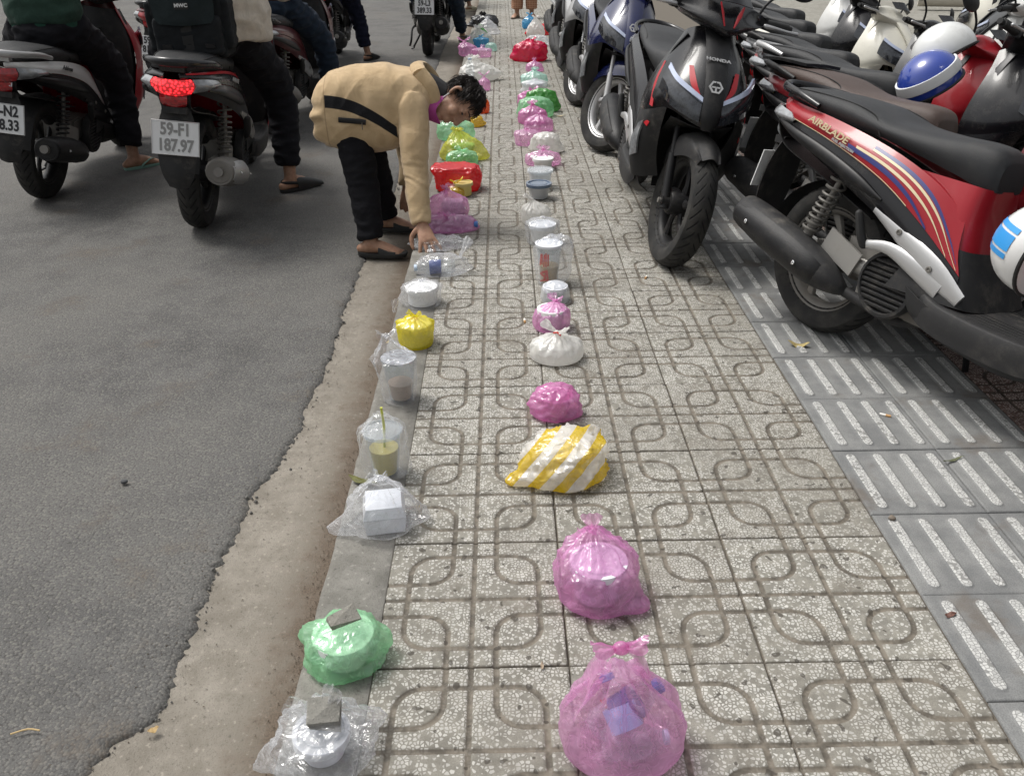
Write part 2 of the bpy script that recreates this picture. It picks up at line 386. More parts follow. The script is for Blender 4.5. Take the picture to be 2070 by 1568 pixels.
# loose sand and grit along the kerb foot
rnd = random.Random(5); sb = MB()
for i in range(2600):
    y = -1.0+abs(rnd.gauss(0, 1.9)) if rnd.random() < .8 else rnd.uniform(-1, 8); x = -.151-abs(rnd.gauss(0, .028)); r = rnd.uniform(.0008, .0032)
    c = Vector((x, y, -.097+r*.3)); sb.add([c+Vector((r, 0, 0)), c+Vector((-.5*r, .8*r, 0)), c+Vector((-.5*r, -.8*r, 0)), c+Vector((0, 0, r))], [(0, 1, 3), (1, 2, 3), (2, 0, 3), (0, 2, 1)])
for i in range(900):
    y = rnd.uniform(-1, 4.5); x = edge_x(y)+rnd.gauss(.0, .05); r = rnd.uniform(.0008, .003)
    c = Vector((x, y, -.098+r*.4 if x > edge_x(y) else -.086)); sb.add([c+Vector((r, 0, 0)), c+Vector((-.5*r, .8*r, 0)), c+Vector((-.5*r, -.8*r, 0)), c+Vector((0, 0, r))], [(0, 1, 3), (1, 2, 3), (2, 0, 3), (0, 2, 1)])
o = sb.build('grit', plain('grit', (.2, .16, .12), .9, var=.4, nscale=90), smooth=False); tag(o, 'loose brown sand and grit along the foot of the kerb', 'grit', kind='stuff')
cb = MB()
for i in range(420):
    y = rnd.uniform(-1, 5); x = edge_x(y)+rnd.gauss(.002, .012); r = rnd.uniform(.0015, .0035) if rnd.random() < .8 else rnd.uniform(.004, .009)
    c = Vector((x, y, -.098+r*.25)); k0 = [Vector((math.cos(a), math.sin(a), 0))*r*rnd.uniform(.7, 1.2) for a in (0, 1.2, 2.5, 3.7, 5.)]
    cb.add([c+v for v in k0]+[c+v*.6+Vector((0, 0, r*rnd.uniform(.5, .9))) for v in k0], [(0, 1, 6, 5), (1, 2, 7, 6), (2, 3, 8, 7), (3, 4, 9, 8), (4, 0, 5, 9), (5, 6, 7, 8, 9)])
o = cb.build('asphalt_crumbs', M_ASPH, smooth=False); tag(o, 'broken asphalt crumbs along the ragged road edge', 'crumbs', kind='stuff')
# ------------------------------------------------------------------ pavement: base + tiles
base = struct(MB().box((20, 19.4, -.065), (40, 42, .116)).build('pavement', M_BASE, smooth=False))
def rbox(px, py, h, r):
    qx, qy = abs(px)-h+r, abs(py)-h+r
    return math.hypot(max(qx, 0), max(qy, 0))+min(max(qx, qy), 0)-r
def tile_mesh(name, T=.398, n=110):
    vs = []; fs = []; S = .4
    for j in range(n+1):
        for i in range(n+1):
            u, v = i/n, j/n; a, b = u-.5, v-.5
            d = min(abs(rbox(a, b, .37, .14)), abs(a), abs(b), *[abs(rbox(a-sx*.5, b-sy*.5, .37, .14)) for sx in (-1, 1) for sy in (-1, 1)])*S
            k = min(1, max(0, (.0076-d)/.0036)); k = k*k*(3-2*k); z = -.0042*k
            e = min(u, 1-u, v, 1-v)*S
            if e < .004: z -= .003*(1-e/.004)**2
            vs.append(((u-.5)*T, (v-.5)*T, z))
    N = n+1
    for j in range(n):
        for i in range(n): fs.append((j*N+i, j*N+i+1, (j+1)*N+i+1, (j+1)*N+i))
    k = len(vs); ring = list(range(N))+[j*N+n for j in range(1, N)]+[n*N+i for i in range(n-1, -1, -1)]+[j*N for j in range(n-1, 0, -1)]
    vs += [(vs[i][0], vs[i][1], -.02) for i in ring]; L = len(ring)
    for q in range(L): fs.append((ring[(q+1) % L], ring[q], k+q, k+(q+1) % L))
    mb = MB(); mb.add(vs, fs); return mb.mesh(name, True, 60)
def tact_mesh(name, T=.2965, n=84):
    vs = []; fs = []
    for j in range(n+1):
        for i in range(n+1):
            x, y = (i/n-.5)*T, (j/n-.5)*T; z = 0
            for c in (-.1075, -.0325, .0425, .1175):
                xx, yy = abs(x-c), max(abs(y)-.113, 0); d = math.hypot(xx, yy)-.0135
                k = min(1, max(0, (.0022-d)/.0044)); z = max(z, .0044*k*k*(3-2*k))
            e = min(T/2-abs(x), T/2-abs(y))
            if e < .003: z -= .0025*(1-e/.003)
            vs.append((x, y, z))
    N = n+1
    for j in range(n):
        for i in range(n): fs.append((j*N+i, j*N+i+1, (j+1)*N+i+1, (j+1)*N+i))
    k = len(vs); ring = list(range(N))+[j*N+n for j in range(1, N)]+[n*N+i for i in range(n-1, -1, -1)]+[j*N for j in range(n-1, 0, -1)]
    vs += [(vs[i][0], vs[i][1], -.02) for i in ring]; L = len(ring)
    for q in range(L): fs.append((ring[(q+1) % L], ring[q], k+q, k+(q+1) % L))
    mb = MB(); mb.add(vs, fs); return mb.mesh(name, True, 60)
TM, TT = tile_mesh('paving_tile'), tact_mesh('tactile_tile')
rnd = random.Random(2)
def place_tile(name, me, mat, x, y, parent=base):
    o = link(name, me, mat, parent); o.location = (x+rnd.gauss(0, .0006), y+rnd.gauss(0, .0006), rnd.uniform(-.0012, .0012))
    o.rotation_euler = (rnd.gauss(0, .0018), rnd.gauss(0, .0018), rnd.gauss(0, .0012)); return o
for j in range(-3, 44):
    for i in range(3): place_tile('paving_tile', TM, M_TERR, .2+.4*i, .2+.4*j)
for j in range(-3, 56):
    for i in range(2): place_tile('tactile_tile', TT, M_TACT, 1.352+.2985*i, .04+.298*j)
for j in range(-2, 14):
    for i in range(6): place_tile('red_paving_tile', TM, M_RED, 2.0+.4*i, .2+.4*j+.11)
slab = struct(MB().box((21.1, 25, -.004), (33.8, 38.5, .002)).build('far_pavement', M_SLAB, smooth=False))
# ------------------------------------------------------------------ scooter
def tyre_mat():
    t = NT('tyre rubber'); o = t.obj(); x = t.sep(o)
    ang = t.math('ARCTAN2', x[2], x[0]); ay = t.math('ABSOLUTE', x[1])
    ph = t.math('FRACT', t.math('ADD', t.math('MULTIPLY', ang, 34/(2*PI)), t.math('MULTIPLY', ay, 30.)))
    gr = t.math('MULTIPLY', t.ramp(t.math('ABSOLUTE', t.math('SUBTRACT', ph, .5)), .07, .13, 1, 0), t.math('MULTIPLY', t.ramp(ay, .006, .009), t.ramp(ay, .036, .042, 1, 0)))
    d = t.ramp(t.noise(o, 12, 4, .65), .35, .75)
    c = t.mix(t.math('MULTIPLY', d, .55), (.018, .018, .018), (.075, .07, .062)); c = t.mix(gr, c, (.006, .006, .006))
    t.bsdf(c, .82, 0, t.bump(t.math('MULTIPLY', gr, -1.), 1., .006), **{'Specular IOR Level': .35}); return t.m
M_TYRE = tyre_mat()
K = dict(
 black=plain('black plastic', (.012, .012, .013), .40, spec=.28, dust=.12, bump=.25, bscale=500),
 dull=plain('dusty dark plastic', (.024, .024, .025), .58, spec=.28, dust=.34, bump=.3, bscale=420),
 gblack=plain('gloss black paint', (.008, .008, .010), .26, spec=.35, coat=.22, dust=.10), lsilver=plain('light silver paint', (.62, .62, .61), .36, .05, dust=.10), ribm=plain('satin black trim', (.010, .010, .011), .38, spec=.3, dust=.1),
 red=plain('red paint', (.30, .008, .016), .32, coat=.28, dust=.08, spec=.35),
 dred=plain('dark red paint', (.11, .006, .010), .3, coat=.3, dust=.10, spec=.35),
 maroon=plain('maroon paint', (.085, .012, .014), .3, coat=.4, dust=.12),
 blue=plain('dark blue paint', (.012, .017, .075), .2, coat=.6, dust=.05),
 white=plain('white paint', (.58, .58, .56), .28, coat=.6, dust=.22),
 cream=plain('cream paint', (.60, .58, .50), .3, coat=.5, dust=.25),
 silver=plain('silver paint', (.48, .48, .48), .38, .55, dust=.25),
 greyp=plain('grey paint', (.055, .057, .06), .36, 0, coat=.25, dust=.2, spec=.4),
 iron=plain('dusty metal', (.20, .19, .175), .6, .45, dust=.6),
 alu=plain('cast aluminium', (.36, .35, .33), .5, .6, dust=.5),
 chrome=plain('chrome', (.75, .75, .75), .12, 1.),
 seat=plain('black seat leather', (.022, .023, .025), .5, bump=.35, bscale=700, dust=.10, spec=.35),
 brownseat=plain('brown seat leather', (.065, .042, .034), .5, bump=.35, bscale=700, dust=.05),
 tanseat=plain('tan seat leather', (.19, .12, .085), .55, bump=.35, bscale=700, dust=.05),
 mirror=plain('mirror glass', (.9, .9, .9), .03, 1.),
 lens=plain('clear lens', (.26, .27, .28), .14, .25, coat=.8, var=.35, nscale=26),
 dlens=plain('dark headlamp', (.035, .038, .045), .08, .2, coat=1., var=.5, nscale=40),
 drl=plain('day running strip', (.50, .56, .72), .15, .2, coat=1.),
 amber=plain('amber lens', (.5, .22, .05), .2, coat=1.),
 rlens=plain('red lens', (.32, .008, .012), .12, coat=1., var=.4, nscale=70),
 plate=plain('plate enamel', (.70, .71, .71), .35, dust=.15),
 ink=plain('plate ink', (.02, .02, .022), .5),
 wornink=plain('worn plate ink', (.24, .24, .235), .6),
 rubber=plain('black rubber', (.014, .014, .014), .7),
 gold=plain('gold decal', (.62, .52, .33), .4),
 decalblue=plain('blue decal', (.03, .035, .16), .35),
 decalred=plain('red decal', (.42, .012, .02), .35),
 spring=plain('dusty spring steel', (.13, .125, .115), .55, .4, dust=.5),
)
def lit_mat():
    t = NT('lit brake lamp'); o = t.obj(); v = t.vor(o, 75, 'F1').outputs['Distance']
    e = t.ramp(v, .1, .55, 2.6, .25); b = t.bsdf((.5, .01, .01), .15, 0, None, **{'Emission Color': (1, .02, .03), 'Emission Strength': e, 'Coat Weight': 1.}); return t.m
K['lit'] = lit_mat()
SM = {}          # mesh cache, shared between scooters
def sm(key, fn, **k):
    if key not in SM: SM[key] = fn().mesh(key, **k)
    return SM[key]
RAX, FAX = Vector((0, 0, .268)), Vector((1.285, 0, .262))
STEER0 = FAX; STEER_DIR = Vector((-.44, 0, 1)).normalized()
def m_tyre(w=.053, R=.268):
    h = [(R-.085, -.034), (R-.068, -.046), (R-.045, -w), (R-.022, -w*.93), (R-.008, -w*.62), (R-.001, -w*.25)]
    return MB().lathe(h+[(r, -y) for r, y in reversed(h)]+[(R-.095, .03), (R-.095, -.03)], axis='Y', n=56, closed=True)
def m_rim():
    m = MB().lathe([(.182, -.034), (.188, -.038), (.186, -.033), (.170, -.030), (.160, -.018), (.157, 0), (.160, .018), (.170, .030), (.186, .033), (.188, .038), (.182, .034), (.178, 0)], axis='Y', n=48, closed=True)
    for k in range(5):
        a = k*2*PI/5+.3; c, s = math.cos(a), math.sin(a); c2, s2 = math.cos(a+.28), math.sin(a+.28)
        m.tube([(c*.03, 0, s*.03), (c*.09, 0, s*.09), (c2*.168, 0, s2*.168)], [(.024, .016), (.014, .011), (.020, .014)], 8, side=(0, 0, 1) if abs(s) < .7 else (1, 0, 0), smooth=3)
    return m.lathe([(.001, -.06), (.045, -.06), (.05, -.05), (.05, .05), (.045, .06), (.001, .06)], axis='Y', n=24)
def half(m, sy): return m if sy > 0 else m.mirrored()
def m_side():    # upper painted side panel, left
    return MB().patch([[(-.385, .030, .772), (-.26, .112, .768), (-.02, .138, .742), (.22, .138, .696), (.40, .128, .635), (.52, .112, .56)],
        [(-.392, .034, .758), (-.26, .138, .745), (-.02, .166, .708), (.22, .168, .648), (.40, .156, .570), (.55, .138, .465)],
        [(-.380, .034, .741), (-.25, .142, .722), (-.01, .168, .676), (.235, .170, .602), (.42, .161, .508), (.585, .148, .40)]], 22, 8, .004)
def m_low():     # lower dark trim panel
    return MB().patch([[(-.378, .032, .739), (-.25, .139, .719), (-.01, .165, .673), (.235, .167, .599), (.42, .158, .505), (.585, .146, .397)],
        [(-.35, .034, .715), (-.22, .146, .675), (.02, .172, .612), (.26, .172, .53), (.43, .166, .447), (.592, .152, .36)],
        [(-.30, .03, .690), (-.18, .118, .640), (.04, .146, .568), (.27, .152, .482), (.44, .150, .405), (.60, .144, .325)]], 22, 6, .004)
def m_rib():
    return MB().tube([(-.30, .128, .700), (-.18, .166, .672), (-.02, .176, .632), (.14, .180, .585), (.26, .174, .545)], [(.006, .008), (.011, .016), (.013, .021), (.012, .020), (.003, .004)], 10, side=(0, 1, 0), smooth=4)
def m_seat():
    secs = []
    for x, zt, zb, hw in [(-.335, .800, .775, .06), (-.30, .818, .772, .098), (-.16, .822, .756, .128), (0, .812, .738, .140), (.10, .790, .726, .138), (.18, .772, .716, .134), (.32, .766, .690, .122), (.44, .768, .662, .100), (.515, .758, .640, .082), (.548, .725, .640, .06)]:
        h = zt-zb; secs.append([(x, y*hw, zb+h*z) for y, z in [(-.9, 0), (-1.0, .35), (-.97, .66), (-.80, .90), (-.42, .99), (0, 1.0), (.42, .99), (.80, .90), (.97, .66), (1.0, .35), (.9, 0), (0, -.05)]])
    cols = [cat([s[i] for s in secs], 36) for i in range(12)]
    rows = [[cols[i][j] for i in range(12)] for j in range(37)]
    rings = []
    for r in rows:
        rr = cat(r+[r[0]], 30)[:-1]; rings.append(rr)
    return MB().grid(rings, True, True)
def m_seam(q):
    m = MB()
    for s in (q,):
        m.tube([(-.30, s*.090, .812), (-.16, s*.112, .813), (0, s*.118, .803), (.10, s*.1215, .782), (.13, s*.1325, .755), (.15, s*.134, .725)], .0022, 5, smooth=4)
    return m
def m_grab():
    m = MB().tube([(-.12, .147, .772), (-.24, .140, .800), (-.36, .085, .812), (-.405, 0, .815), (-.36, -.085, .812), (-.24, -.140, .800), (-.12, -.147, .772)], [(.010, .008), (.014, .010), (.016, .011), (.018, .011), (.016, .011), (.014, .010), (.010, .008)], 10, smooth=5, side=(0, 0, 1))
    return m.box((-.34, 0, .790), (.07, .10, .03))
def m_taillight():
    h = lambda s: [[(-.398, 0, .748), (-.392, s*.04, .748), (-.372, s*.075, .750)], [(-.412, 0, .715), (-.404, s*.045, .716), (-.378, s*.088, .722)], [(-.395, 0, .682), (-.388, s*.038, .684), (-.368, s*.07, .690)]]
    rows = [list(reversed([(p[0], -p[1], p[2]) for p in r[1:]]))+r for r in h(1)]
    return MB().patch(rows, 16, 8, .012)
def m_lowlens():
    return MB().patch([[(-.372, .052, .682), (-.388, 0, .680), (-.372, -.052, .682)], [(-.372, .050, .655), (-.385, 0, .650), (-.372, -.050, .655)], [(-.352, .03, .632), (-.36, 0, .628), (-.352, -.03, .632)]], 10, 6, .01)
def m_indicator():
    return MB().patch([[(-.370, .079, .750), (-.325, .120, .748), (-.235, .150, .734)], [(-.376, .092, .724), (-.322, .142, .722), (-.205, .163, .712)], [(-.366, .074, .694), (-.315, .125, .700), (-.225, .146, .698)]], 12, 8, .008)
def m_tailunder():
    return MB().patch([[(-.37, .068, .69), (-.37, -.068, .69)], [(-.34, .062, .63), (-.34, -.062, .63)], [(-.27, .075, .60), (-.27, -.075, .60)], [(-.1, .10, .56), (-.1, -.10, .56)], [(.2, .12, .47), (.2, -.12, .47)]], 4, 16, .004)
def m_rearguard():
    m = MB().patch([[(-.335, .05, .635), (-.338, 0, .640), (-.335, -.05, .635)], [(-.352, .075, .56), (-.356, 0, .565), (-.352, -.075, .56)], [(-.372, .082, .46), (-.382, 0, .46), (-.372, -.082, .46)], [(-.385, .068, .36), (-.402, 0, .36), (-.385, -.068, .36)], [(-.378, .04, .295), (-.392, 0, .290), (-.378, -.04, .295)]], 10, 18, .004)
    return m.box((-.368, 0, .622), (.035, .10, .026))
def m_hugger():
    m = MB()
    rows = []
    for a in [R_(v) for v in range(50, 176, 9)]:
        rows.append([(.0+.295*math.cos(a), y, .268+(.295-.018*abs(y)/.065)*math.sin(a)) for y in (-.066, -.06, -.04, 0, .04, .06, .066)])
    return m.grid(rows)
def m_engine():
    m = MB()
    m.tube([(.02, .085, .275), (.18, .095, .285), (.36, .09, .29)], [(.075, .035), (.085, .04), (.10, .045)], 14, side=(0, 0, 1), smooth=4, round_ends=True)
    m.box((.33, 0, .30), (.24, .20, .16)); m.box((.22, -.03, .33), (.20, .12, .12)); m.box((.12, -.065, .295), (.30, .03, .05), (0, .12, 0)); m.box((.44, 0, .25), (.12, .15, .12))
    return m
def m_arm():
    m = MB().tube([(-.01, -.085, .268), (.14, -.10, .30), (.30, -.09, .31)], [(.035, .012), (.024, .012), (.04, .014)], 10, side=(0, 0, 1), smooth=3)
    m.lathe([(.001, -.115), (.022, -.115), (.026, -.105), (.026, -.07), (.001, -.07)], (0, 0, .268), 'Y', 14)
    return m.box((.12, -.118, .335), (.16, .008, .085), (0, .35, 0))
def m_fan():
    m = MB().lathe([(.088, -.115), (.105, -.120), (.110, -.142), (.104, -.158), (.094, -.160), (.090, -.146)], (.355, 0, .295), 'Y', 32, True)
    m.lathe([(.001, -.134), (.092, -.134), (.092, -.128), (.001, -.128)], (.355, 0, .295), 'Y', 24); return m
def m_slat(i):
    z = -.072+i*.018; L = math.sqrt(.092**2-z*z)
    return MB().box((.355, -.148, .295+z), (2*L, .018, .008), (.35, 0, 0))
def m_muffler():
    m = MB().tube([(-.335, -.162, .362), (-.32, -.162, .359), (-.22, -.162, .336), (-.04, -.156, .290), (.08, -.146, .250), (.14, -.130, .226), (.17, -.11, .21)], [(.048, .046), (.064, .060), (.071, .066), (.071, .066), (.062, .058), (.042, .038), (.022, .02)], 18, side=(0, 1, 0), smooth=4)
    return m.tube([(.16, -.112, .213), (.24, -.09, .195), (.36, -.07, .175), (.46, -.04, .20)], .019, 10, smooth=4)
def m_tip(): return MB().tube([(-.332, -.162, .361), (-.362, -.162, .369)], .021, 14)
def m_shield():
    rows = []
    P = cat([(-.32, -.162, .359), (-.19, -.161, .328), (-.04, -.156, .290), (.07, -.147, .254), (.115, -.138, .238)], 16); Rr = cat([(.062, .050, 0), (.076, .066, 0), (.077, .067, 0), (.068, .058, 0), (.034, .03, 0)], 16)
    for i, p in enumerate(P):
        t = (P[min(i+1, 16)]-P[max(0, i-1)]).normalized(); a = Vector((0, -1, 0)); a -= t*a.dot(t); a.normalize(); b = t.cross(a)
        rows.append([p+a*((Rr[i].x+.004)*math.cos(u))+b*((Rr[i].y+.004)*math.sin(u)) for u in [R_(v) for v in range(-50, 51, 10)]])
    return MB().patch(rows, 10, 16, .003)
def m_bolt(p, n=(0, -1, 0), r=.008): 
    q = Vector(n).to_track_quat('Z', 'Y').to_matrix().to_4x4(); q.translation = Vector(p)
    return MB().lathe([(.001, 0), (r, 0), (r, .003), (r*.6, .004), (r*.5, .001), (.001, .001)], n=10).move(q)
def m_shock(s): return MB().tube([(-.04, s*.128, .335), (-.012, s*.128, .41), (-.009, s*.128, .411), (.06, s*.122, .625)], [.019, .019, .010, .010], 12).lathe([(.001, -.01), (.02, -.01), (.02, .01), (.001, .01)], (-.042, s*.128, .33), 'Y', 12)
def m_spring(s):
    a, b = Vector((-.030, s*.128, .365)), Vector((.052, s*.1225, .605)); pts = []; N = 150
    d = (b-a).normalized(); u = Vector((0, 1, 0)); u -= d*u.dot(d); u.normalize(); v = d.cross(u)
    for i in range(N+1):
        f = i/N; ang = (f+.18*math.sin(f*PI)*f)*2*PI*9.5; pts.append(a.lerp(b, f)+u*(.030*math.cos(ang))+v*(.030*math.sin(ang)))
    return MB().tube(pts, .0052, 6)
def m_hanger(s):    # silver passenger-peg bracket, two arms and a crook
    m = MB(); y = s*.162
    m.tube([(.24, y, .512), (.36, y*1.01, .462), (.50, y*1.0, .395), (.62, y*.97, .335)], [(.012, .005), (.026, .008), (.040, .009), (.022, .006)], 12, side=(0, 0, 1), smooth=4)
    m.tube([(.55, y, .345), (.44, y*1.03, .385), (.34, y*1.06, .412), (.255, y*1.10, .402)], [(.034, .007), (.028, .008), (.020, .009), (.014, .010)], 12, side=(0, 0, 1), smooth=4)
    return m
def m_peg(s): return MB().tube([(.252, s*.182, .398), (.236, s*.190, .430), (.212, s*.196, .490)], [(.014, .014), (.019, .014), (.016, .012)], 10, smooth=3, round_ends=True)
def m_under():   # centre fairing below the seat front + floor tunnel
    secs = []
    for z, xf, xb, hw in [(.655, .545, .30, .095), (.58, .552, .36, .115), (.48, .575, .42, .132), (.40, .60, .42, .142), (.32, .64, .42, .148)]:
        secs.append([(xb, -hw, z), (xf-.06, -hw, z-.005), (xf-.012, -hw*.72, z-.01), (xf, 0, z-.012), (xf-.012, hw*.72, z-.01), (xf-.06, hw, z-.005), (xb, hw, z)])
    return MB().patch(secs, 24, 14, .004)
def m_batt():
    secs = []
    for z, xf, xb, hw in [(.475, .580, .40, .138), (.42, .60, .40, .146), (.36, .628, .38, .156), (.315, .65, .36, .160)]:
        secs.append([(xb, -hw, z-.02), (xf-.06, -hw, z-.005), (xf-.012, -hw*.72, z-.01), (xf, 0, z-.012), (xf-.012, hw*.72, z-.01), (xf-.06, hw, z-.005), (xb, hw, z-.02)])
    return MB().patch(secs, 24, 10, .004)
def m_floor():
    secs = []
    for x, z, hw in [(.47, .335, .120), (.51, .318, .165), (.60, .300, .182), (.80, .292, .185), (.93, .305, .180), (.985, .35, .165)]:
        secs.append([(x, -hw, z-.085), (x, -hw-.006, z-.04), (x, -hw-.002, z-.008), (x, -hw+.012, z), (x, -hw*.5, z+.002), (x, 0, z+.006), (x, hw*.5, z+.002), (x, hw-.012, z), (x, hw+.002, z-.008), (x, hw+.006, z-.04), (x, hw, z-.085)])
    return MB().patch(secs, 40, 20, .004)
def m_mat():
    return MB()
def m_skirt(s):
    return MB().patch([[(.445, s*.178, .325), (.52, s*.184, .300), (.64, s*.187, .280), (.82, s*.19, .272), (1.0, s*.168, .315)], [(.465, s*.168, .262), (.54, s*.172, .235), (.66, s*.172, .215), (.82, s*.172, .208), (1.02, s*.15, .255)], [(.47, s*.115, .215), (.55, s*.118, .192), (.66, s*.12, .178), (.82, s*.12, .172), (1.0, s*.10, .22)]][::s], 20, 8, .004)
def m_legshield():   # inner face behind the front cowl
    secs = []
    for z, x, hw, d in [(.30, .965, .165, .03), (.42, .955, .188, .03), (.56, .955, .200, .03), (.70, .965, .185, .03), (.82, .985, .150, .03), (.90, 1.0, .105, .02)]:
        secs.append([(x+.05, -hw, z), (x+.006, -hw*.94, z), (x-d*.6, -hw*.6, z), (x-d, 0, z), (x-d*.6, hw*.6, z), (x+.006, hw*.94, z), (x+.05, hw, z)])
    m = MB().patch(secs, 24, 18, .004)
    return m.box((.925, .0, .76), (.03, .05, .07))
def sec_cowl():
    return [[(1.055, 0, .945), (1.05, .035, .942), (1.03, .07, .932), (1.0, .095, .918), (.975, .105, .905)],
            [(1.155, 0, .875), (1.145, .045, .872), (1.105, .095, .862), (1.04, .130, .848), (.985, .14, .835)],
            [(1.250, 0, .790), (1.238, .055, .788), (1.18, .125, .782), (1.07, .170, .770), (.985, .180, .755)],
            [(1.315, 0, .712), (1.298, .065, .715), (1.22, .150, .720), (1.08, .195, .700), (.98, .205, .68)],
            [(1.352, 0, .635), (1.328, .065, .648), (1.235, .158, .668), (1.09, .208, .63), (.975, .215, .61)],
            [(1.345, 0, .592), (1.315, .065, .605), (1.225, .150, .628), (1.085, .205, .58), (.97, .212, .56)]]
def m_cowl():
    rows = [list(reversed([(p[0], -p[1], p[2]) for p in r[1:]]))+r for r in sec_cowl()]
    return MB().patch(rows, 40, 22, .004)
def m_nose():   # centre spine strip, proud of the cowl
    pts = [(1.062, .052, .950), (1.163, .046, .880), (1.258, .040, .796), (1.324, .036, .718), (1.361, .030, .640), (1.356, .014, .590)]
    rows = [[(x-.004-.06*w_, -w_, z), (x+.003, -w_*.55, z), (x+.006, 0, z), (x+.003, w_*.55, z), (x-.004-.06*w_, w_, z)] for x, w_, z in pts]
    return MB().patch(rows, 8, 18, .012)
def m_headlamp(s):
    return MB().patch([[(1.322, s*.040, .690), (1.296, s*.085, .712), (1.245, s*.140, .742), (1.185, s*.172, .778)], [(1.346, s*.040, .652), (1.318, s*.090, .675), (1.258, s*.152, .700), (1.185, s*.186, .735)], [(1.352, s*.036, .612), (1.326, s*.085, .624), (1.262, s*.150, .648), (1.182, s*.190, .690)]][::s], 14, 8, .008)
def m_drl(s):
    return MB().patch([[(1.326, s*.040, .700), (1.300, s*.085, .724), (1.250, s*.138, .754), (1.188, s*.168, .792)], [(1.336, s*.040, .684), (1.310, s*.087, .706), (1.258, s*.143, .735), (1.192, s*.174, .772)]][::s], 12, 4, .01)
def m_frontlower(s):  # lower side cowl running down to the floor
    return MB().patch([[(1.225, s*.150, .632), (1.15, s*.195, .60), (1.06, s*.213, .575), (.965, s*.213, .565)], [(1.165, s*.142, .52), (1.11, s*.205, .50), (1.03, s*.225, .485), (.955, s*.210, .48)], [(1.105, s*.12, .41), (1.075, s*.200, .395), (1.01, s*.222, .385), (.95, s*.198, .385)], [(1.07, s*.085, .315), (1.045, s*.150, .295), (1.0, s*.185, .285), (.955, s*.175, .29)]][::s], 16, 14, .004)
def m_frontlens(s):   # side marker lens low on the cowl
    return MB().patch([[(1.118, s*.208, .545), (1.085, s*.222, .525)], [(1.105, s*.214, .475), (1.05, s*.230, .455)], [(1.095, s*.203, .40), (1.055, s*.222, .375)]][::s], 5, 8, .008)
def m_wheelarch():    # dark inner panel behind the front wheel
    return MB().patch([[(1.24, -.13, .60), (1.28, 0, .58), (1.24, .13, .60)], [(1.08, -.125, .50), (1.06, 0, .52), (1.08, .125, .50)], [(1.02, -.105, .38), (.995, 0, .40), (1.02, .105, .38)], [(1.0, -.09, .25), (.98, 0, .25), (1.0, .09, .25)]], 10, 12, .004)
def m_fork(s):
    a = FAX+Vector((0, s*.075, 0)); b = a+STEER_DIR*.47
    m = MB().tube([a+STEER_DIR*-.03, a+STEER_DIR*.20, a+STEER_DIR*.205, b], [.021, .019, .0135, .0135], 12)
    return m.lathe([(.001, -.018), (.024, -.018), (.024, .018), (.001, .018)], a, 'Y', 14)
def m_axle(): return MB().lathe([(.001, -.105), (.011, -.105), (.011, .105), (.001, .105)], FAX, 'Y', 10)
def m_fender():
    rows = []
    for k, a in enumerate([R_(v) for v in range(54, 160, 7)]):
        f = k/15; wd = .062*(.7+.5*math.sin(f*PI)); r = .292; drop = .02+.055*math.sin(f*PI)**1.5
        rows.append([(FAX.x+(r-dr)*math.cos(a), y*wd, FAX.z+(r-dr)*math.sin(a)) for y, dr in ((-1.05, drop+.03), (-1.0, drop*.55), (-.8, .014), (-.42, 0), (0, -.008), (.42, 0), (.8, .014), (1.0, drop*.55), (1.05, drop+.03))])
    return MB().patch(rows, 16, 15, .004)
HB = Vector((1.02, 0, 1.0))
def m_headset():
    secs = []
    for y, xf, xb, zt, zb in [(-.20, 1.03, .985, 1.012, .985), (-.15, 1.075, .965, 1.03, .965), (-.085, 1.130, .945, 1.048, .945), (-.035, 1.165, .935, 1.055, .930), (0, 1.178, .932, 1.056, .918), (.035, 1.165, .935, 1.055, .930), (.085, 1.130, .945, 1.048, .945), (.15, 1.075, .965, 1.03, .965), (.20, 1.03, .985, 1.012, .985)]:
        secs.append([(xb, y, zb+.02), (xb, y, zt-.012), (xb+.04, y, zt), (xb+.4*(xf-xb)+.02, y, zt+.004), (xf-.03, y, zb+.55*(zt-zb)), (xf, y, zb+.2*(zt-zb)), (xf-.03, y, zb), (xb+.3*(xf-xb), y, zb-.004)])
    rings = [cat(s+[s[0]], 32)[:-1] for s in secs]; cols = [cat([r[i] for r in rings], 24) for i in range(32)]
    return MB().grid([[cols[i][j] for i in range(32)] for j in range(25)], True, True)
def m_visor():   # clear/dark little screen over the headset
    return MB().patch([[(1.10, -.10, 1.045), (1.155, 0, 1.05), (1.10, .10, 1.045)], [(1.05, -.085, 1.085), (1.10, 0, 1.10), (1.05, .085, 1.085)]], 10, 5, .003)
def m_grip(s): return MB().tube([(1.0, s*.195, .998), (.985, s*.25, 1.0), (.965, s*.325, 1.0)], [.0165, .0175, .0175], 12).tube([(.962, s*.326, 1.0), (.957, s*.345, 1.0)], [.012, .012], 10)
def m_lever(s): return MB().tube([(1.035, s*.20, .992), (1.045, s*.245, .992), (1.03, s*.30, .99), (1.01, s*.355, .99)], [.009, .007, .006, .008], 8, smooth=3, round_ends=True)
def m_switch(s): return MB().box((1.0, s*.185, 1.0), (.045, .05, .045))
def m_mirrorarm(s): return MB().tube([(1.005, s*.165, 1.015), (1.01, s*.19, 1.08), (1.0, s*.25, 1.13), (.995, s*.28, 1.145)], .0062, 8, smooth=4)
def mirror_tf(s): 
    q = Matrix.Rotation(s*.25, 4, 'Z') @ Matrix.Rotation(-.22, 4, 'Y'); q.translation = Vector((.99, s*.325, 1.155)); return q
def m_mirror(s): return MB().lathe([(.001, .018), (.03, .016), (.052, .006), (.056, -.004), (.054, -.006)], axis='X', n=28, sx=1.35, sy=.82).move(mirror_tf(s))
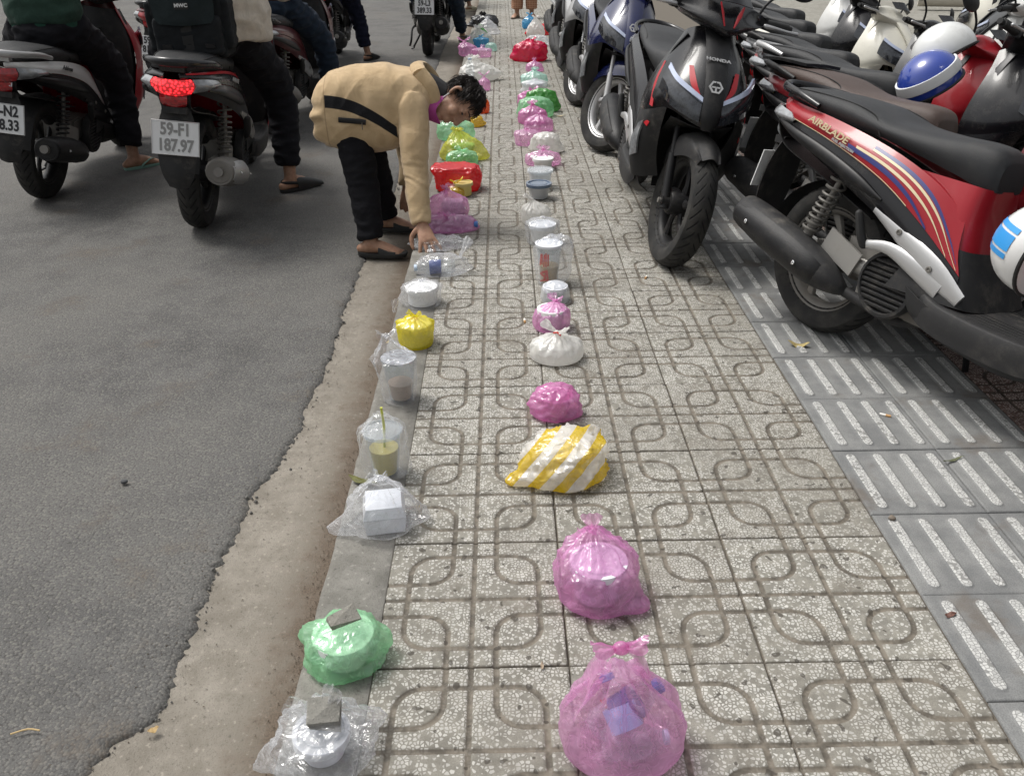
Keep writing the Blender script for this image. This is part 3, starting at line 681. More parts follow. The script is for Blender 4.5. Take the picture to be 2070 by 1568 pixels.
def m_mglass(s): return MB().lathe([(.001, -.0062), (.050, -.0062), (.052, -.0045), (.001, -.004)], axis='X', n=28, sx=1.35, sy=.82).move(mirror_tf(s))
def m_stand(): return MB().tube([(.52, .10, .20), (.50, .20, .02)], .011, 8).tube([(.50, .195, .014), (.45, .215, .006)], .012, 8, flat=.5)
def m_plate(): return MB().box((0, 0, 0), (.004, .196, .142))
def m_emblem(): return MB().lathe([(.016, 0), (.022, 0), (.022, .003), (.016, .003)], axis='X', n=6, closed=True).box((.001, 0, .0), (.003, .026, .005)).box((.001, 0, -.006), (.003, .005, .016))
PLATE_M = Matrix.Rotation(.20, 4, 'Y'); PLATE_M.translation = Vector((-.392, 0, .508))
def scooter(loc, heading, lean=0, steer=0, c=None, name='scooter', label='', group=None, plate=None, letters=(), skip=(), scale=1., hb=0.):
    """heading: degrees, 0 = +X; lean: degrees to its left"""
    col = dict(body='red', low='gblack', seat='seat', rim='black', cowl='red', nose='black', fl='dull', inner='black', head='black', grab='gblack', hanger='silver', under='red', tail='rlens', shield='dull', muff='dull', rib='ribm', fender='dull', fork='dull', sp='spring', ink='ink', lever='silver', lowlens='rlens', mirrors=True, bodycap=None)
    col.update(c or {})
    root = empty(name, loc, 0, label, 'scooter', group)
    root.rotation_mode = 'QUATERNION'; root.scale = (scale,)*3
    root.rotation_quaternion = (Matrix.Rotation(R_(heading), 3, 'Z') @ Matrix.Rotation(R_(-lean), 3, 'X')).to_quaternion()
    S = Matrix.Translation(STEER0) @ Matrix.Rotation(R_(steer), 4, STEER_DIR) @ Matrix.Translation(-STEER0)
    def P(nm, key, fn, mat, par=None, st=False, **k):
        if nm in skip: return None
        o = link(nm, sm(key, fn, **k), K.get(col.get(mat, mat), M_TYRE if mat == 'tyre' else K['black']), par or root)
        if st and (par is None): o.matrix_local = S @ Matrix.Translation((0, 0, hb)) if nm in ('handlebar_grip', 'brake_lever', 'mirror', 'handlebar_cover', 'screen') else S
        return o
    rw = P('rear_wheel', 'tyre', m_tyre, 'tyre'); rw.location = RAX
    r2 = P('rim', 'rim', m_rim, 'rim', rw)
    fw = P('front_wheel', 'tyre', m_tyre, 'tyre'); fw.matrix_local = S @ Matrix.Translation(FAX)
    P('rim', 'rim', m_rim, 'rim', fw)
    P('axle', 'axle', m_axle, 'iron', st=True)
    for s in (1, -1):
        P('side_panel', 'side%d' % s, lambda: half(m_side(), s), 'body')
        lo = P('lower_side_panel', 'low%d' % s, lambda: half(m_low(), s), 'low')
        P('panel_rib', 'rib%d' % s, lambda: half(m_rib(), s), 'rib', lo)
        P('indicator', 'ind%d' % s, lambda: half(m_indicator(), s), 'lens')
        sk = P('shock_absorber', 'shock%d' % s, lambda: m_shock(s), 'iron')
        P('spring', 'spring%d' % s, lambda: m_spring(s), 'sp', sk)
        hg = P('peg_bracket', 'hang%d' % s, lambda: m_hanger(s), 'hanger')
        P('footpeg', 'peg%d' % s, lambda: m_peg(s), 'rubber', hg)
        for bx, bz in ((.36, .470), (.50, .395)): P('bolt', 'hbolt%d%.2f' % (s, bx), lambda: m_bolt((bx, s*.172, bz), (0, s, 0), .010), 'iron', hg)
        P('floor_skirt', 'skirt%d' % s, lambda: m_skirt(s), 'fl')
        P('front_side_cowl', 'flow%d' % s, lambda: m_frontlower(s), 'cowl' if col.get('cowllow') is None else 'cowllow')
        P('marker_lens', 'flens%d' % s, lambda: m_frontlens(s), 'lens')
        P('fork_leg', 'fork%d' % s, lambda: m_fork(s), 'fork', st=True)
        gp = P('handlebar_grip', 'grip%d' % s, lambda: m_grip(s), 'rubber', st=True)
        P('switch_box', 'switch%d' % s, lambda: m_switch(s), 'black', gp, bevel=.006)
        P('brake_lever', 'lever%d' % s, lambda: m_lever(s), 'lever', st=True)
        if col['mirrors']:
            ma = P('mirror', 'marm%d' % s, lambda: m_mirrorarm(s).join(m_mirror(s)), 'black', st=True)
            P('mirror_glass', 'mglass%d' % s, lambda: m_mglass(s), 'mirror', ma)
    st_ = P('seat', 'seat', m_seat, 'seat'); [P('seam', 'seam%d' % q, lambda: m_seam(q), 'rubber', st_) for q in (-1, 1)]
    P('grab_rail', 'grab', m_grab, 'grab')
    tl = P('tail_light', 'tail', m_taillight, 'tail'); P('lower_lens', 'lowlens', m_lowlens, 'lowlens', tl)
    P('tail_underside', 'tunder', m_tailunder, 'black'); P('rear_mudguard', 'rguard', m_rearguard, 'fl'); P('wheel_hugger', 'hugger', m_hugger, 'dull')
    P('engine', 'engine', m_engine, 'iron', bevel=.008); P('swing_arm', 'arm', m_arm, 'alu', bevel=.002)
    fc = P('fan_cover', 'fan', m_fan, 'dull')
    if 'fan_cover' not in skip:
        for i in range(9): P('slat', 'slat%d' % i, lambda: m_slat(i), 'dull', fc, smooth=False)
    mf = P('exhaust', 'muff', m_muffler, 'muff'); P('tailpipe', 'tip', m_tip, 'iron', mf); P('heat_shield', 'shield', m_shield, 'shield', mf)
    for p in ((-.235, -.2395, .342), (.03, -.2320, .268)): P('bolt', 'sbolt%.2f' % p[0], lambda: m_bolt(p, (0, -1, .1)), 'chrome', mf)
    P('front_of_seat_cover', 'under', m_under, 'under'); fl = P('floorboard', 'floor', m_floor, 'fl'); [P('floor_rib', 'fmat%d%d' % (q, k), lambda: MB().box((.71, q*(.065+k*.022), .3005-.0008*k), (.36, .008, .006), (0, .02, 0)), 'rubber', fl, smooth=False) for q in (-1, 1) for k in range(5)]
    P('battery_cover', 'batt', m_batt, 'fl'); P('leg_shield', 'lshield', m_legshield, 'inner'); P('wheel_arch_panel', 'arch', m_wheelarch, 'black')
    cw = P('front_cowl', 'cowl', m_cowl, 'cowl'); P('nose_strip', 'nose', m_nose, 'nose', cw)
    em = P('emblem', 'emblem', m_emblem, 'silver', cw)
    em.matrix_local = Matrix.Translation((1.3195, 0, .747)) @ Matrix.Rotation(-.72, 4, 'Y') @ Matrix.Scale(1.35, 4)
    for s in (1, -1):
        hl = P('headlight', 'hl%d' % s, lambda: m_headlamp(s), 'dlens'); P('running_light', 'drl%d' % s, lambda: m_drl(s), 'drl', hl)
    P('front_mudguard', 'fender', m_fender, 'fender', st=True)
    P('handlebar_cover', 'headset', m_headset, 'head', st=True)
    P('screen', 'visor', m_visor, 'gblack', st=True)
    P('side_stand', 'stand', m_stand, 'black')
    if plate:
        pl = link('number_plate', sm('plate', m_plate, bevel=.0012), K['plate'], root); pl.matrix_local = PLATE_M
        link('plate_rim', sm('platerim', lambda: MB().tube([(-.002, -.096, -.069), (-.002, .096, -.069), (-.002, .096, .069), (-.002, -.096, .069), (-.002, -.096, -.069)], .0022, 6)), K['silver'], pl)
        for txt, dz in ((plate[0], .034), (plate[1], -.032)):
            t_ = link('lettering', text_mesh(txt, .070, bold=.0022, xs=.78), K[col['ink']], pl)
            t_.matrix_local = Matrix.Translation((-.0028, 0, dz)) @ Matrix.Rotation(-PI/2, 4, 'Z') @ Matrix.Rotation(PI/2, 4, 'X')
    for (txt, size, p, rot, mat, xs, shear) in letters:
        t_ = link('lettering', text_mesh(txt, size, bold=.0006, xs=xs, shear=shear), K[mat], root); t_.matrix_local = Matrix.Translation(p) @ rot
    return root
def surf(curves, u, v, n=40):
    cs = [cat(c, n) for c in curves]; i = min(n-1, int(u*n)); f = u*n-i
    col = cat([c[i].lerp(c[i+1], f) for c in cs], n); j = min(n-1, int(v*n)); g_ = v*n-j
    return col[j].lerp(col[j+1], g_)
SIDE = [[(-.385, .030, .772), (-.26, .112, .768), (-.02, .138, .742), (.22, .138, .696), (.40, .128, .635), (.52, .112, .56)],
    [(-.392, .034, .758), (-.26, .138, .745), (-.02, .166, .708), (.22, .168, .648), (.40, .156, .570), (.55, .138, .465)],
    [(-.380, .034, .741), (-.25, .142, .722), (-.01, .168, .676), (.235, .170, .602), (.42, .161, .508), (.585, .148, .40)]]
def decal(root, pts, w0, w1, mat, sgn=-1, off=.0022):
    """flat stripe laid on the side panel along (u, v) points"""
    q = cat([(u, v, 0) for u, v in pts], 20); m = MB(); rows = []
    for k, p in enumerate(q):
        wd = w0+(w1-w0)*k/20; r = []
        for dv in (-.5, 0, .5):
            a = surf(SIDE, min(.995, max(0.002, p.x)), min(.995, max(.002, p.y+dv*wd))); r.append(Vector((a.x, sgn*(a.y+off), a.z)))
        rows.append(r if sgn > 0 else r[::-1])
    o = m.grid(rows).build('decal_stripe', K[mat], root); return o
SIDE_TXT = Matrix.Rotation(.235, 4, 'Y') @ Matrix.Rotation(PI/2, 4, 'X')
# ---- parked in a row, tails to the street (right of the photograph)
HD = -55
r1 = scooter((1.418, 1.615, 0), -64, 9.2, 18, dict(body='red', low='gblack', under='red', muff='dull', shield='black', cowl='red', tail='lens', lowlens='lens', grab='gblack', ink='ink', rim='iron', fork='dull'),
    scale=.985, label='red scooter with black seat and gold lettering parked nearest the camera', group='scooters parked on the pavement', plate=('76-AA', '168.20'),
    letters=[('AIRBLADE', .032, (-.03, -.1745, .7115), SIDE_TXT, 'gold', 1.35, .25), ('FUEL INJECTION', .011, (.05, -.1762, .6735), SIDE_TXT, 'silver', 1.3, .2)])
decal(r1, [(.50, .50), (.62, .45), (.75, .48), (.86, .62), (.93, .97)], .10, .05, 'gold'); decal(r1, [(.47, .66), (.62, .62), (.74, .72), (.82, .98)], .22, .10, 'decalblue', off=.0016)
decal(r1, [(.55, .28), (.70, .28), (.83, .36), (.92, .52), (.985, .95)], .07, .05, 'gold'); decal(r1, [(.55, .20), (.72, .20), (.86, .30), (.96, .52), (.99, .8)], .10, .06, 'decalblue', off=.0016)
decal(r1, [(.22, .97), (.40, .96), (.56, .95), (.72, .98)], .05, .03, 'gold')
GP = 'scooters parked on the pavement'
r2 = scooter((1.53, 2.26, 0), -64, 9, 20, dict(body='dred', low='gblack', seat='brownseat', under='dred', grab='black', head='black', inner='black', cowl='dred', rim='silver'),
    scale=.97, hb=-.03, label='dark red scooter with brown seat parked behind the nearest red one', group=GP, plate=('59-D2', '604.71'))
MB().patch([[(-.42, .07, .835), (-.44, 0, .838), (-.42, -.07, .835)], [(-.28, .10, .842), (-.28, 0, .846), (-.28, -.10, .842)], [(-.12, .10, .836), (-.12, 0, .84), (-.12, -.10, .836)], [(.02, .13, .80), (.02, .11, .815), (.02, .09, .82)]][:3], 12, 10, .012).build('rear_rack', K['black'], r2)
r3 = scooter((1.70, 3.06, 0), -59, 11, 20, dict(body='gblack', low='black', seat='seat', under='black', grab='silver', head='black', cowl='gblack', inner='gblack', rim='black'),
    scale=.95, hb=-.05, label='black scooter with silver grab rail and red tail light, tail towards the street', group=GP, plate=('59-X3', '172.45'))
r4 = scooter((1.80, 3.46, 0), -57, 10, 16, dict(body='red', low='gblack', seat='tanseat', under='black', grab='silver', head='red', cowl='red', inner='black', rim='silver', lever='silver'),
    scale=.88, hb=-.07, label='red scooter with tan seat and red handlebar cover in the parked row', group=GP, plate=('59-T1', '225.18'))
r5 = scooter((1.93, 4.2, 0), -58, 10, 16, dict(body='greyp', low='black', seat='seat', under='black', grab='black', head='gblack', cowl='greyp', inner='black'),
    scale=.87, hb=-.07, label='dark grey scooter with black seat and a pale round mirror in the parked row', group=GP, plate=('59-C1', '380.02'))
r6 = scooter((2.08, 5.05, 0), -63, 10, 16, dict(body='cream', low='white', seat='seat', under='cream', grab='black', head='cream', cowl='cream', inner='cream', rim='silver', nose='cream'),
    scale=.87, hb=-.07, label='cream white scooter with cream leg shield in the parked row', group=GP, plate=('59-V2', '519.63'))
r7 = scooter((2.25, 5.9, 0), -63, 10, 16, dict(body='gblack', low='black', seat='seat', under='black', cowl='gblack', inner='gblack'), scale=.87, hb=-.05, label='black scooter just beyond the cream one in the parked row', group=GP)
r8 = scooter((2.45, 6.8, 0), -63, 10, 16, dict(body='white', low='white', seat='seat', under='white', cowl='white', inner='white', head='white', rim='silver'), scale=.87, label='white scooter at the far end of the parked row', group=GP)
r9 = scooter((3.95, 3.3, 0), 128, 8, -20, dict(body='white', low='white', seat='brownseat', under='white', cowl='white', inner='white', head='white', rim='silver', fender='white'), scale=.93, hb=-.05, label='white scooter facing the street behind the parked row, at the right edge', group=GP)
r10 = scooter((4.4, 4.1, 0), 128, 8, 15, dict(body='gblack', low='black', seat='seat', under='black', cowl='greyp', inner='black', head='gblack', rim='black'), scale=.95, label='grey and black scooter facing the street behind the parked row', group=GP)
r11 = scooter((4.7, 5.0, 0), 126, 8, 15, dict(body='red', low='black', seat='seat', under='black', cowl='cream', inner='black', head='cream', rim='black'), scale=.95, label='cream fronted scooter facing the street, farthest at the right', group=GP)
# ---- parked along the pavement, noses to the camera
HO = Matrix.Rotation(PI/2, 4, 'Z') @ Matrix.Rotation(R_(48), 4, 'X')
p1 = scooter((1.01, 3.63, 0), -91, 11, 7, dict(body='gblack', low='dull', cowl='gblack', nose='black', under='black', head='gblack', rim='black', cowllow='dull', fork='black', muff='black'),
    scale=1.01, label='black scooter with red flashes facing the camera, front wheel turned', group='scooters parked on the pavement',
    letters=[('HONDA', .020, (1.2400, 0, .8405), Matrix.Rotation(PI/2, 4, 'Z') @ Matrix.Rotation(R_(43), 4, 'X'), 'silver', 1.35, 0)])
for s in (1, -1):
    for k, q in enumerate(([(1.205, .098, .800), (1.268, .072, .756), (1.312, .052, .708)], [(1.185, .128, .786), (1.255, .096, .745), (1.318, .050, .690)])):
        pass
    m = MB().patch([[(1.222, s*.088, .802), (1.290, s*.068, .742), (1.320, s*.046, .702)], [(1.212, s*.104, .800), (1.278, s*.092, .738), (1.324, s*.046, .698)]][::s], 8, 3, .003); m.build('red_decal', K['decalred'], p1)
    m = MB().patch([[(1.06, s*.172, .782), (1.10, s*.196, .70), (1.16, s*.200, .61)], [(1.05, s*.176, .782), (1.085, s*.202, .70), (1.13, s*.208, .61)]][::s], 8, 3, .003); m.build('red_decal', K['decalred'], p1)
    m = MB().patch([[(1.02, s*.206, .545), (1.10, s*.210, .552), (1.155, s*.196, .545)], [(1.03, s*.216, .530), (1.10, s*.216, .535), (1.145, s*.200, .525)]][::s], 8, 3, .003); m.build('red_decal', K['decalred'], p1)
    m = MB().tube([(1.12, s*.050, 1.035), (1.14, s*.036, 1.00), (1.16, s*.02, .955)], [(.004, .003), (.009, .003), (.003, .003)], 6); d_ = m.build('red_decal', K['decalred'], p1); d_.matrix_local = Matrix.Translation(STEER0) @ Matrix.Rotation(R_(7), 4, STEER_DIR) @ Matrix.Translation(-STEER0) @ Matrix.Translation((.012, 0, .006))
p2 = scooter((.955, 5.74, 0), -91, 12, 34, dict(body='blue', low='dull', cowl='blue', nose='blue', under='black', head='blue', rim='silver', cowllow='black', fork='silver', fender='blue'),
    scale=1.02, label='dark blue scooter facing the camera behind the black one', group='scooters parked on the pavement')
p3 = scooter((.90, 7.3, 0), -90, 11, 25, dict(body='silver', low='dull', cowl='silver', nose='gblack', under='black', head='black', rim='silver', cowllow='black', fork='silver', fender='black'),
    scale=1.0, label='silver and black scooter facing the camera behind the dark blue one', group='scooters parked on the pavement')
p4_ = scooter((.93, 9.1, 0), -90, 11, 25, dict(body='dred', low='dull', cowl='greyp', nose='gblack', under='black', head='black', rim='black', cowllow='black', fender='black'),
    scale=1.0, label='grey scooter with red side panels, farthest of those facing the camera', group='scooters parked on the pavement')
# ---- in the road, heading away
RZ = -.084
ga = 'scooters waiting in the road'
sa = scooter((-2.455, 3.83, RZ), 93, -9, 4, dict(body='lsilver', low='black', seat='seat', under='red', grab='silver', head='black', cowl='red', inner='black', tail='rlens', lowlens='rlens', rim='black', shield='black', muff='black', sp='rubber', fl='dull', hanger='black'),
    scale=1.07, label='silver and red scooter at the left edge, ridden in a green sweater', group=ga, plate=('59-N2', '468.33'),
    letters=[('Address', .032, (.0, -.1750, .708), SIDE_TXT, 'ink', 1.2, .2)])
t_ = link('lettering', text_mesh('SUZUKI', .026, bold=.0008, xs=1.3), K['silver'], sa); t_.matrix_local = Matrix.Translation((-.384, 0, .672)) @ Matrix.Rotation(-PI/2, 4, 'Z') @ Matrix.Rotation(PI/2-.35, 4, 'X')
sb_ = scooter((-1.345, 3.23, RZ), 95, -7, 3, dict(body='gblack', low='greyp', seat='seat', under='red', cowl='red', tail='lit', lowlens='rlens', grab='gblack', rim='black', muff='iron', shield='silver', ink='wornink', fl='dull', hanger='alu'),
    scale=1.09, label='black and red scooter with glowing brake light and plate 59-F1 187.97', group=ga, plate=('59-F1', '187.97'),
    letters=[('AIR BLADE', .026, (.06, -.1755, .690), SIDE_TXT, 'silver', 1.2, .25)])
decal(sb_, [(.04, .12), (.3, .10), (.6, .12), (.8, .2)], .18, .16, 'decalred')
sc_ = scooter((-2.72, 6.9, RZ), 92, -5, 0, dict(body='dred', low='black', cowl='dred', tail='rlens', under='black'), scale=1.05, label='dark red scooter ahead, glimpsed between the green sweater and the backpack', group=ga, plate=('59-P5', '816.40'))
sd_ = scooter((-1.52, 5.55, RZ), 86, -5, 0, dict(body='maroon', low='maroon', cowl='maroon', tail='rlens', under='maroon', muff='iron', shield='iron', rim='black'), scale=1.05, label='maroon scooter ahead of the cream hoodie rider', group=ga, plate=('59-K1', '330.75'))
se_ = scooter((-1.66, 8.75, RZ), 94, -3, 0, dict(body='blue', low='black', cowl='blue', tail='rlens', under='black', muff='black', shield='black', rim='black'), scale=1.05, label='dark blue scooter farther up the road with plate ending 2 over 1', group=ga, plate=('54-K2', '903.11'))
sf_ = scooter((-.61, 9.75, RZ), 90, -2, 0, dict(body='gblack', low='black', cowl='gblack', tail='rlens', under='black', muff='black', shield='black', rim='black', fl='dull', sp='rubber'), scale=1.12, label='black scooter beside the kerb with plate 59-L3 389.33', group=ga, plate=('59-L3', '389.33'))
# long black tyre-side details: kick start of the far scooter
MB().tube([(.15, .12, .30), (.02, .165, .26), (-.08, .17, .16), (-.03, .19, .10)], .011, 8, smooth=4).build('kick_starter', K['black'], sf_)
sg_ = scooter((-.70, 14.95, RZ), 90, -2, 0, dict(body='greyp', low='black', cowl='greyp', under='black', muff='black', shield='black'), scale=1.08, label='grey scooter farthest up the road by the kerb, mostly out of view', group=ga)
# ------------------------------------------------------------------ people
def skin_mat():
    t = NT('skin'); o = t.pos(); n = t.noise(o, 30, 4, .6)
    c = t.mix(t.ramp(n, .3, .7), (.30, .165, .105), (.42, .245, .165))
    t.bsdf(c, .52, 0, t.bump(t.noise(o, 190, 3, .6), .18, .002), **{'Subsurface Weight': .12, 'Subsurface Radius': (.01, .004, .002), 'Specular IOR Level': .4}); return t.m
SKIN = skin_mat()
def frame(f, u):
    f = Vector(f).normalized(); u = Vector(u); u = (u-f*u.dot(f)).normalized(); l = u.cross(f)
    return Matrix(((f.x, l.x, u.x), (f.y, l.y, u.y), (f.z, l.z, u.z)))
def add_head(mb, c, f, u, s=1.):
    """head with face in the body mesh; returns its local matrix"""
    Mx = frame(f, u).to_4x4() @ Matrix.Scale(s, 4); Mx.translation = Vector(c); h = MB()
    h.sphere((-.008, 0, .030), (.094, .076, .092), 24, 16); h.sphere((.026, 0, -.035), (.066, .057, .088), 22, 14); h.sphere((.052, 0, -.103), (.030, .030, .024), 14, 8)
    h.tube([(.084, 0, .022), (.098, 0, -.005), (.107, 0, -.026)], [.010, .012, .0155], 10, smooth=3, round_ends=True); h.sphere((.096, .010, -.031), (.011, .010, .008), 8, 6); h.sphere((.096, -.010, -.031), (.011, .010, .008), 8, 6)
    for s_ in (-1, 1):
        h.sphere((.058, s_*.036, -.030), (.028, .026, .030), 12, 8); h.sphere((.074, s_*.031, .012), (.013, .018, .011), 12, 8); h.tube([(.088, s_*.012, .034), (.080, s_*.045, .034)], [.010, .008], 8, round_ends=True)
        h.tube([(-.004, s_*.074, .022), (-.016, s_*.086, .020), (-.018, s_*.088, -.004), (-.006, s_*.080, -.030)], [(.010, .007), (.013, .007), (.012, .007), (.009, .007)], 8, smooth=3, round_ends=True)
    h.tube([(.086, .022, -.066), (.094, 0, -.062), (.086, -.022, -.066)], [.005, .0075, .005], 8, smooth=3, round_ends=True); h.tube([(.082, .020, -.077), (.090, 0, -.078), (.082, -.020, -.077)], [.005, .008, .005], 8, smooth=3, round_ends=True)
    h.move(Mx); mb.join(h); return Mx
def add_hand(mb, wrist, d, lat, curl=.5, s=1., spread=1., down=None, thumb=1):
    """palm and five unequal fingers; d = pointing direction, lat = towards the little finger side"""
    d = Vector(d).normalized(); lat = Vector(lat); lat = (lat-d*lat.dot(d)).normalized(); nrm = d.cross(lat)
    if down is not None and nrm.dot(Vector(down)) < 0: nrm = -nrm        # palm side
    W = Vector(wrist)
    mb.tube([W-d*.03*s, W+d*.02*s, W+d*.055*s, W+d*.085*s], [(.022*s, .018*s), (.028*s, .015*s), (.037*s, .014*s), (.038*s, .012*s)], 12, side=lat, smooth=3, round_ends=True)
    for k, (o, L, a) in enumerate(((-.030, .070, -.16), (-.010, .080, -.04), (.011, .074, .07), (.030, .058, .20))):
        b = W+d*.082*s+lat*o*s; dd = (d+lat*a*spread).normalized(); p = [b-dd*.012]; ang = 0; 
        for seg, fr in ((.42, .35), (.33, .7), (.25, .6)):
            ang += curl*fr; p.append(p[-1]+(dd*math.cos(ang)+nrm*math.sin(ang))*(L*s*seg+(.012 if seg == .42 else 0)))
        mb.tube(p, [.0100*s, .0092*s, .0086*s, .0068*s], 9, smooth=2, round_ends=True)
    b = W+d*.018*s-lat*.026*s; t1 = b+(d*.5-lat*.75+nrm*.25).normalized()*.040*s; t2 = t1+(d*.85-lat*.3+nrm*.35).normalized()*.032*s; t3 = t2+(d*.95+nrm*.3).normalized()*.024*s
    mb.tube([b, t1, t2, t3], [.013*s, .0115*s, .0105*s, .008*s], 9, smooth=2, round_ends=True)
def add_foot(mb, ankle, d, ground, s=1.):
    d = Vector(d); d.z = 0; d.normalize(); l = Vector((-d.y, d.x, 0)); A = Vector(ankle)
    g = ground
    def P(a, z): return Vector((A.x, A.y, 0))+d*a*s+Vector((0, 0, g+z*s))
    mb.tube([P(-.055, .035), P(-.02, .042), P(.04, .045), P(.10, .032), P(.145, .020)], [(.024*s, .024*s), (.031*s, .034*s), (.034*s, .036*s), (.040*s, .024*s), (.036*s, .014*s)], 12, side=l, smooth=3, round_ends=True)
    mb.tube([P(-.01, .05), A], [.036*s, .033*s], 12, round_ends=True)
    for o, L, r in ((.026, .030, .0125), (.008, .030, .009), (-.006, .026, .0085), (-.019, .022, .008), (-.030, .016, .0075)):
        q = P(.140, .013)+l*o*s*(1 if mb.__dict__.get('left') else -1)*-1; mb.tube([q-d*.02, q+d*L*s*.6, q+d*L*s+Vector((0, 0, -.003))], [r*s, r*s, r*s*.85], 8, round_ends=True)
    return P, d, l
def sandal(name, P, d, l, mat, root, kind='strap', s=1.):
    """sole following the foot plus its strap(s)"""
    m = MB(); n = 22; top = []; 
    for k in range(n):
        a = k*2*PI/n; ca, sa_ = math.copysign(abs(math.cos(a))**.72, math.cos(a)), math.copysign(abs(math.sin(a))**.72, math.sin(a)); f = .055+.125*ca; wd = .040+.004*ca; top.append((f, wd*sa_))
    r0 = [P(f*1.02, -.002)+l*w_*1.06*s for f, w_ in top]; r1 = [P(f*1.06, .012)+l*w_*1.16*s for f, w_ in top]; r2 = [P(f*1.04, .020)+l*w_*1.12*s for f, w_ in top]
    so_ = m.grid([r0, r1, r2], True, True).build(name, mat, root)
    if kind == 'thong':
        for q in (-1, 1): MB().tube([P(.128, .030)+l*.010, P(.095, .055)+l*q*.028*s, P(.035, .030)+l*q*.041*s, P(.02, .012)+l*q*.040*s], [(.004, .003), (.011, .003), (.011, .003), (.008, .003)], 8, smooth=4).build('strap', mat, so_)
    else:
        a0, a1 = (.045, .135) if kind == 'strap' else (.02, .185); rows = []
        for k in range(9):
            f = a0+(a1-a0)*k/8; h = .060-.28*max(0, f-.05); h = max(h, .034)
            if kind == 'clog': h = max(.040, .074-.30*max(0, f-.05))-(.010 if k == 8 else (.003 if k == 7 else 0))
            w_ = (.043 if kind == 'strap' else .046)*(1 if k < 7 else (1. if k == 7 else .94))
            rows.append([P(f, .008)+l*w_*s, P(f, .65*h)+l*w_*.95*s, P(f, h*.95)+l*w_*.55*s, P(f, h)+l*0, P(f, h*.95)-l*w_*.55*s, P(f, .65*h)-l*w_*.95*s, P(f, .008)-l*w_*s])
        MB().patch(rows, 14, 10, .003).build('strap', mat, so_)
        if kind == 'clog': MB().tube([P(.03, .045)+l*.043*s, P(-.03, .055)+l*.034*s, P(-.062, .055), P(-.03, .055)-l*.034*s, P(.03, .045)-l*.043*s], [(.009, .003)]*5, 8, smooth=4, side=(0, 0, 1)).build('heel_strap', mat, so_)
    return so_
def folds(me, amp, sc, axis=(1, 1, 2.2), seed=0):
    def f(co):
        p = Vector((co.x*axis[0], co.y*axis[1], co.z*axis[2]))*sc+Vector((seed, seed*2, 0))
        return amp*(1-2*abs(noise.noise(p)))*1.0+amp*.5*noise.noise(p*2.3)
    return displaced(me, f)
def mesh_part(name, me, mat, root): 
    o = link(name, me, mat, root); return o
# ---- the woman bending over the kerb
wm = empty('person', (-.36, 2.92, -.1), 0, 'person in tan jacket bending over the kerb, reaching for a bag', 'person')
WI = Matrix.Translation((.36, -2.92, .1))
def tow(me): me.transform(WI); return me
b = MB()
b.tube([(-.46, 2.93, .56), (-.38, 2.93, .60), (-.24, 2.945, .64), (-.13, 2.945, .635), (-.09, 2.94, .63)], [(.08, .07), (.11, .09), (.115, .09), (.11, .08), (.07, .07)], 16, side=(0, 1, 0), smooth=3, round_ends=True)
b.tube([(-.12, 2.94, .635), (-.04, 2.93, .625), (.03, 2.92, .62)], [.06, .052, .05], 12, smooth=3, round_ends=True)
HM = add_head(b, (.072, 2.905, .598), (.16, -.60, -.78), (.95, .06, .10), 1.0)
for hip, kn, an in (((-.43, 2.87, .50), (-.385, 2.795, .19), (-.365, 2.715, -.035)), ((-.42, 3.00, .50), (-.36, 3.05, .20), (-.335, 3.10, -.035))): b.tube([hip, kn, an], [.050, .046, .034], 12, smooth=4, round_ends=True)
b.tube([(-.135, 2.83, .60), (-.130, 2.795, .545), (-.130, 2.728, .36), (-.112, 2.628, .140), (-.104, 2.605, .10)], [.036, .036, .034, .027, .024], 12, smooth=3, round_ends=True)
add_hand(b, (-.100, 2.598, .108), (.26, -.66, -.70), (.95, .2, .2), .26, 1.05, 1.9, down=(-.3, .5, -.6))
b.tube([(-.14, 3.06, .59), (-.20, 3.13, .36), (-.214, 3.105, .16)], [.036, .034, .027], 12, smooth=3, round_ends=True)
add_hand(b, (-.215, 3.10, .15), (-.05, -.1, -1), (-.9, 0, 0), .6, 1.0, .6)
fo1 = add_foot(b, (-.365, 2.715, -.03), (1, -.12, 0), -.082, .93); b.left = True; fo2 = add_foot(b, (-.335, 3.10, -.03), (1, -.10, 0), -.082, .93)
# frames stored in world space
mesh_part('body', tow(remeshed(b, 'body', .0046, 3, .5)), SKIN, wm)
# trousers
M_WTR = fabric('black trousers', (.010, .010, .012), wr=.7)
t_ = MB()
t_.tube([(-.50, 2.93, .52), (-.42, 2.93, .55), (-.34, 2.93, .56)], [(.11, .09), (.12, .10), (.11, .09)], 16, side=(0, 1, 0), smooth=3, round_ends=True)
t_.tube([(-.43, 2.875, .50), (-.415, 2.85, .38), (-.385, 2.795, .20), (-.365, 2.725, -.005)], [(.066, .074), (.076, .080), (.068, .068), (.060, .058)], 16, smooth=5); t_.tube([(-.42, 3.02, .50), (-.36, 3.05, .20), (-.338, 3.098, -.005)], [(.094, .094), (.072, .072), (.060, .058)], 16, smooth=5)
mesh_part('trousers', tow(folds(remeshed(t_, 'trousers', .008, 4), .009, 9, seed=2)), M_WTR, wm)
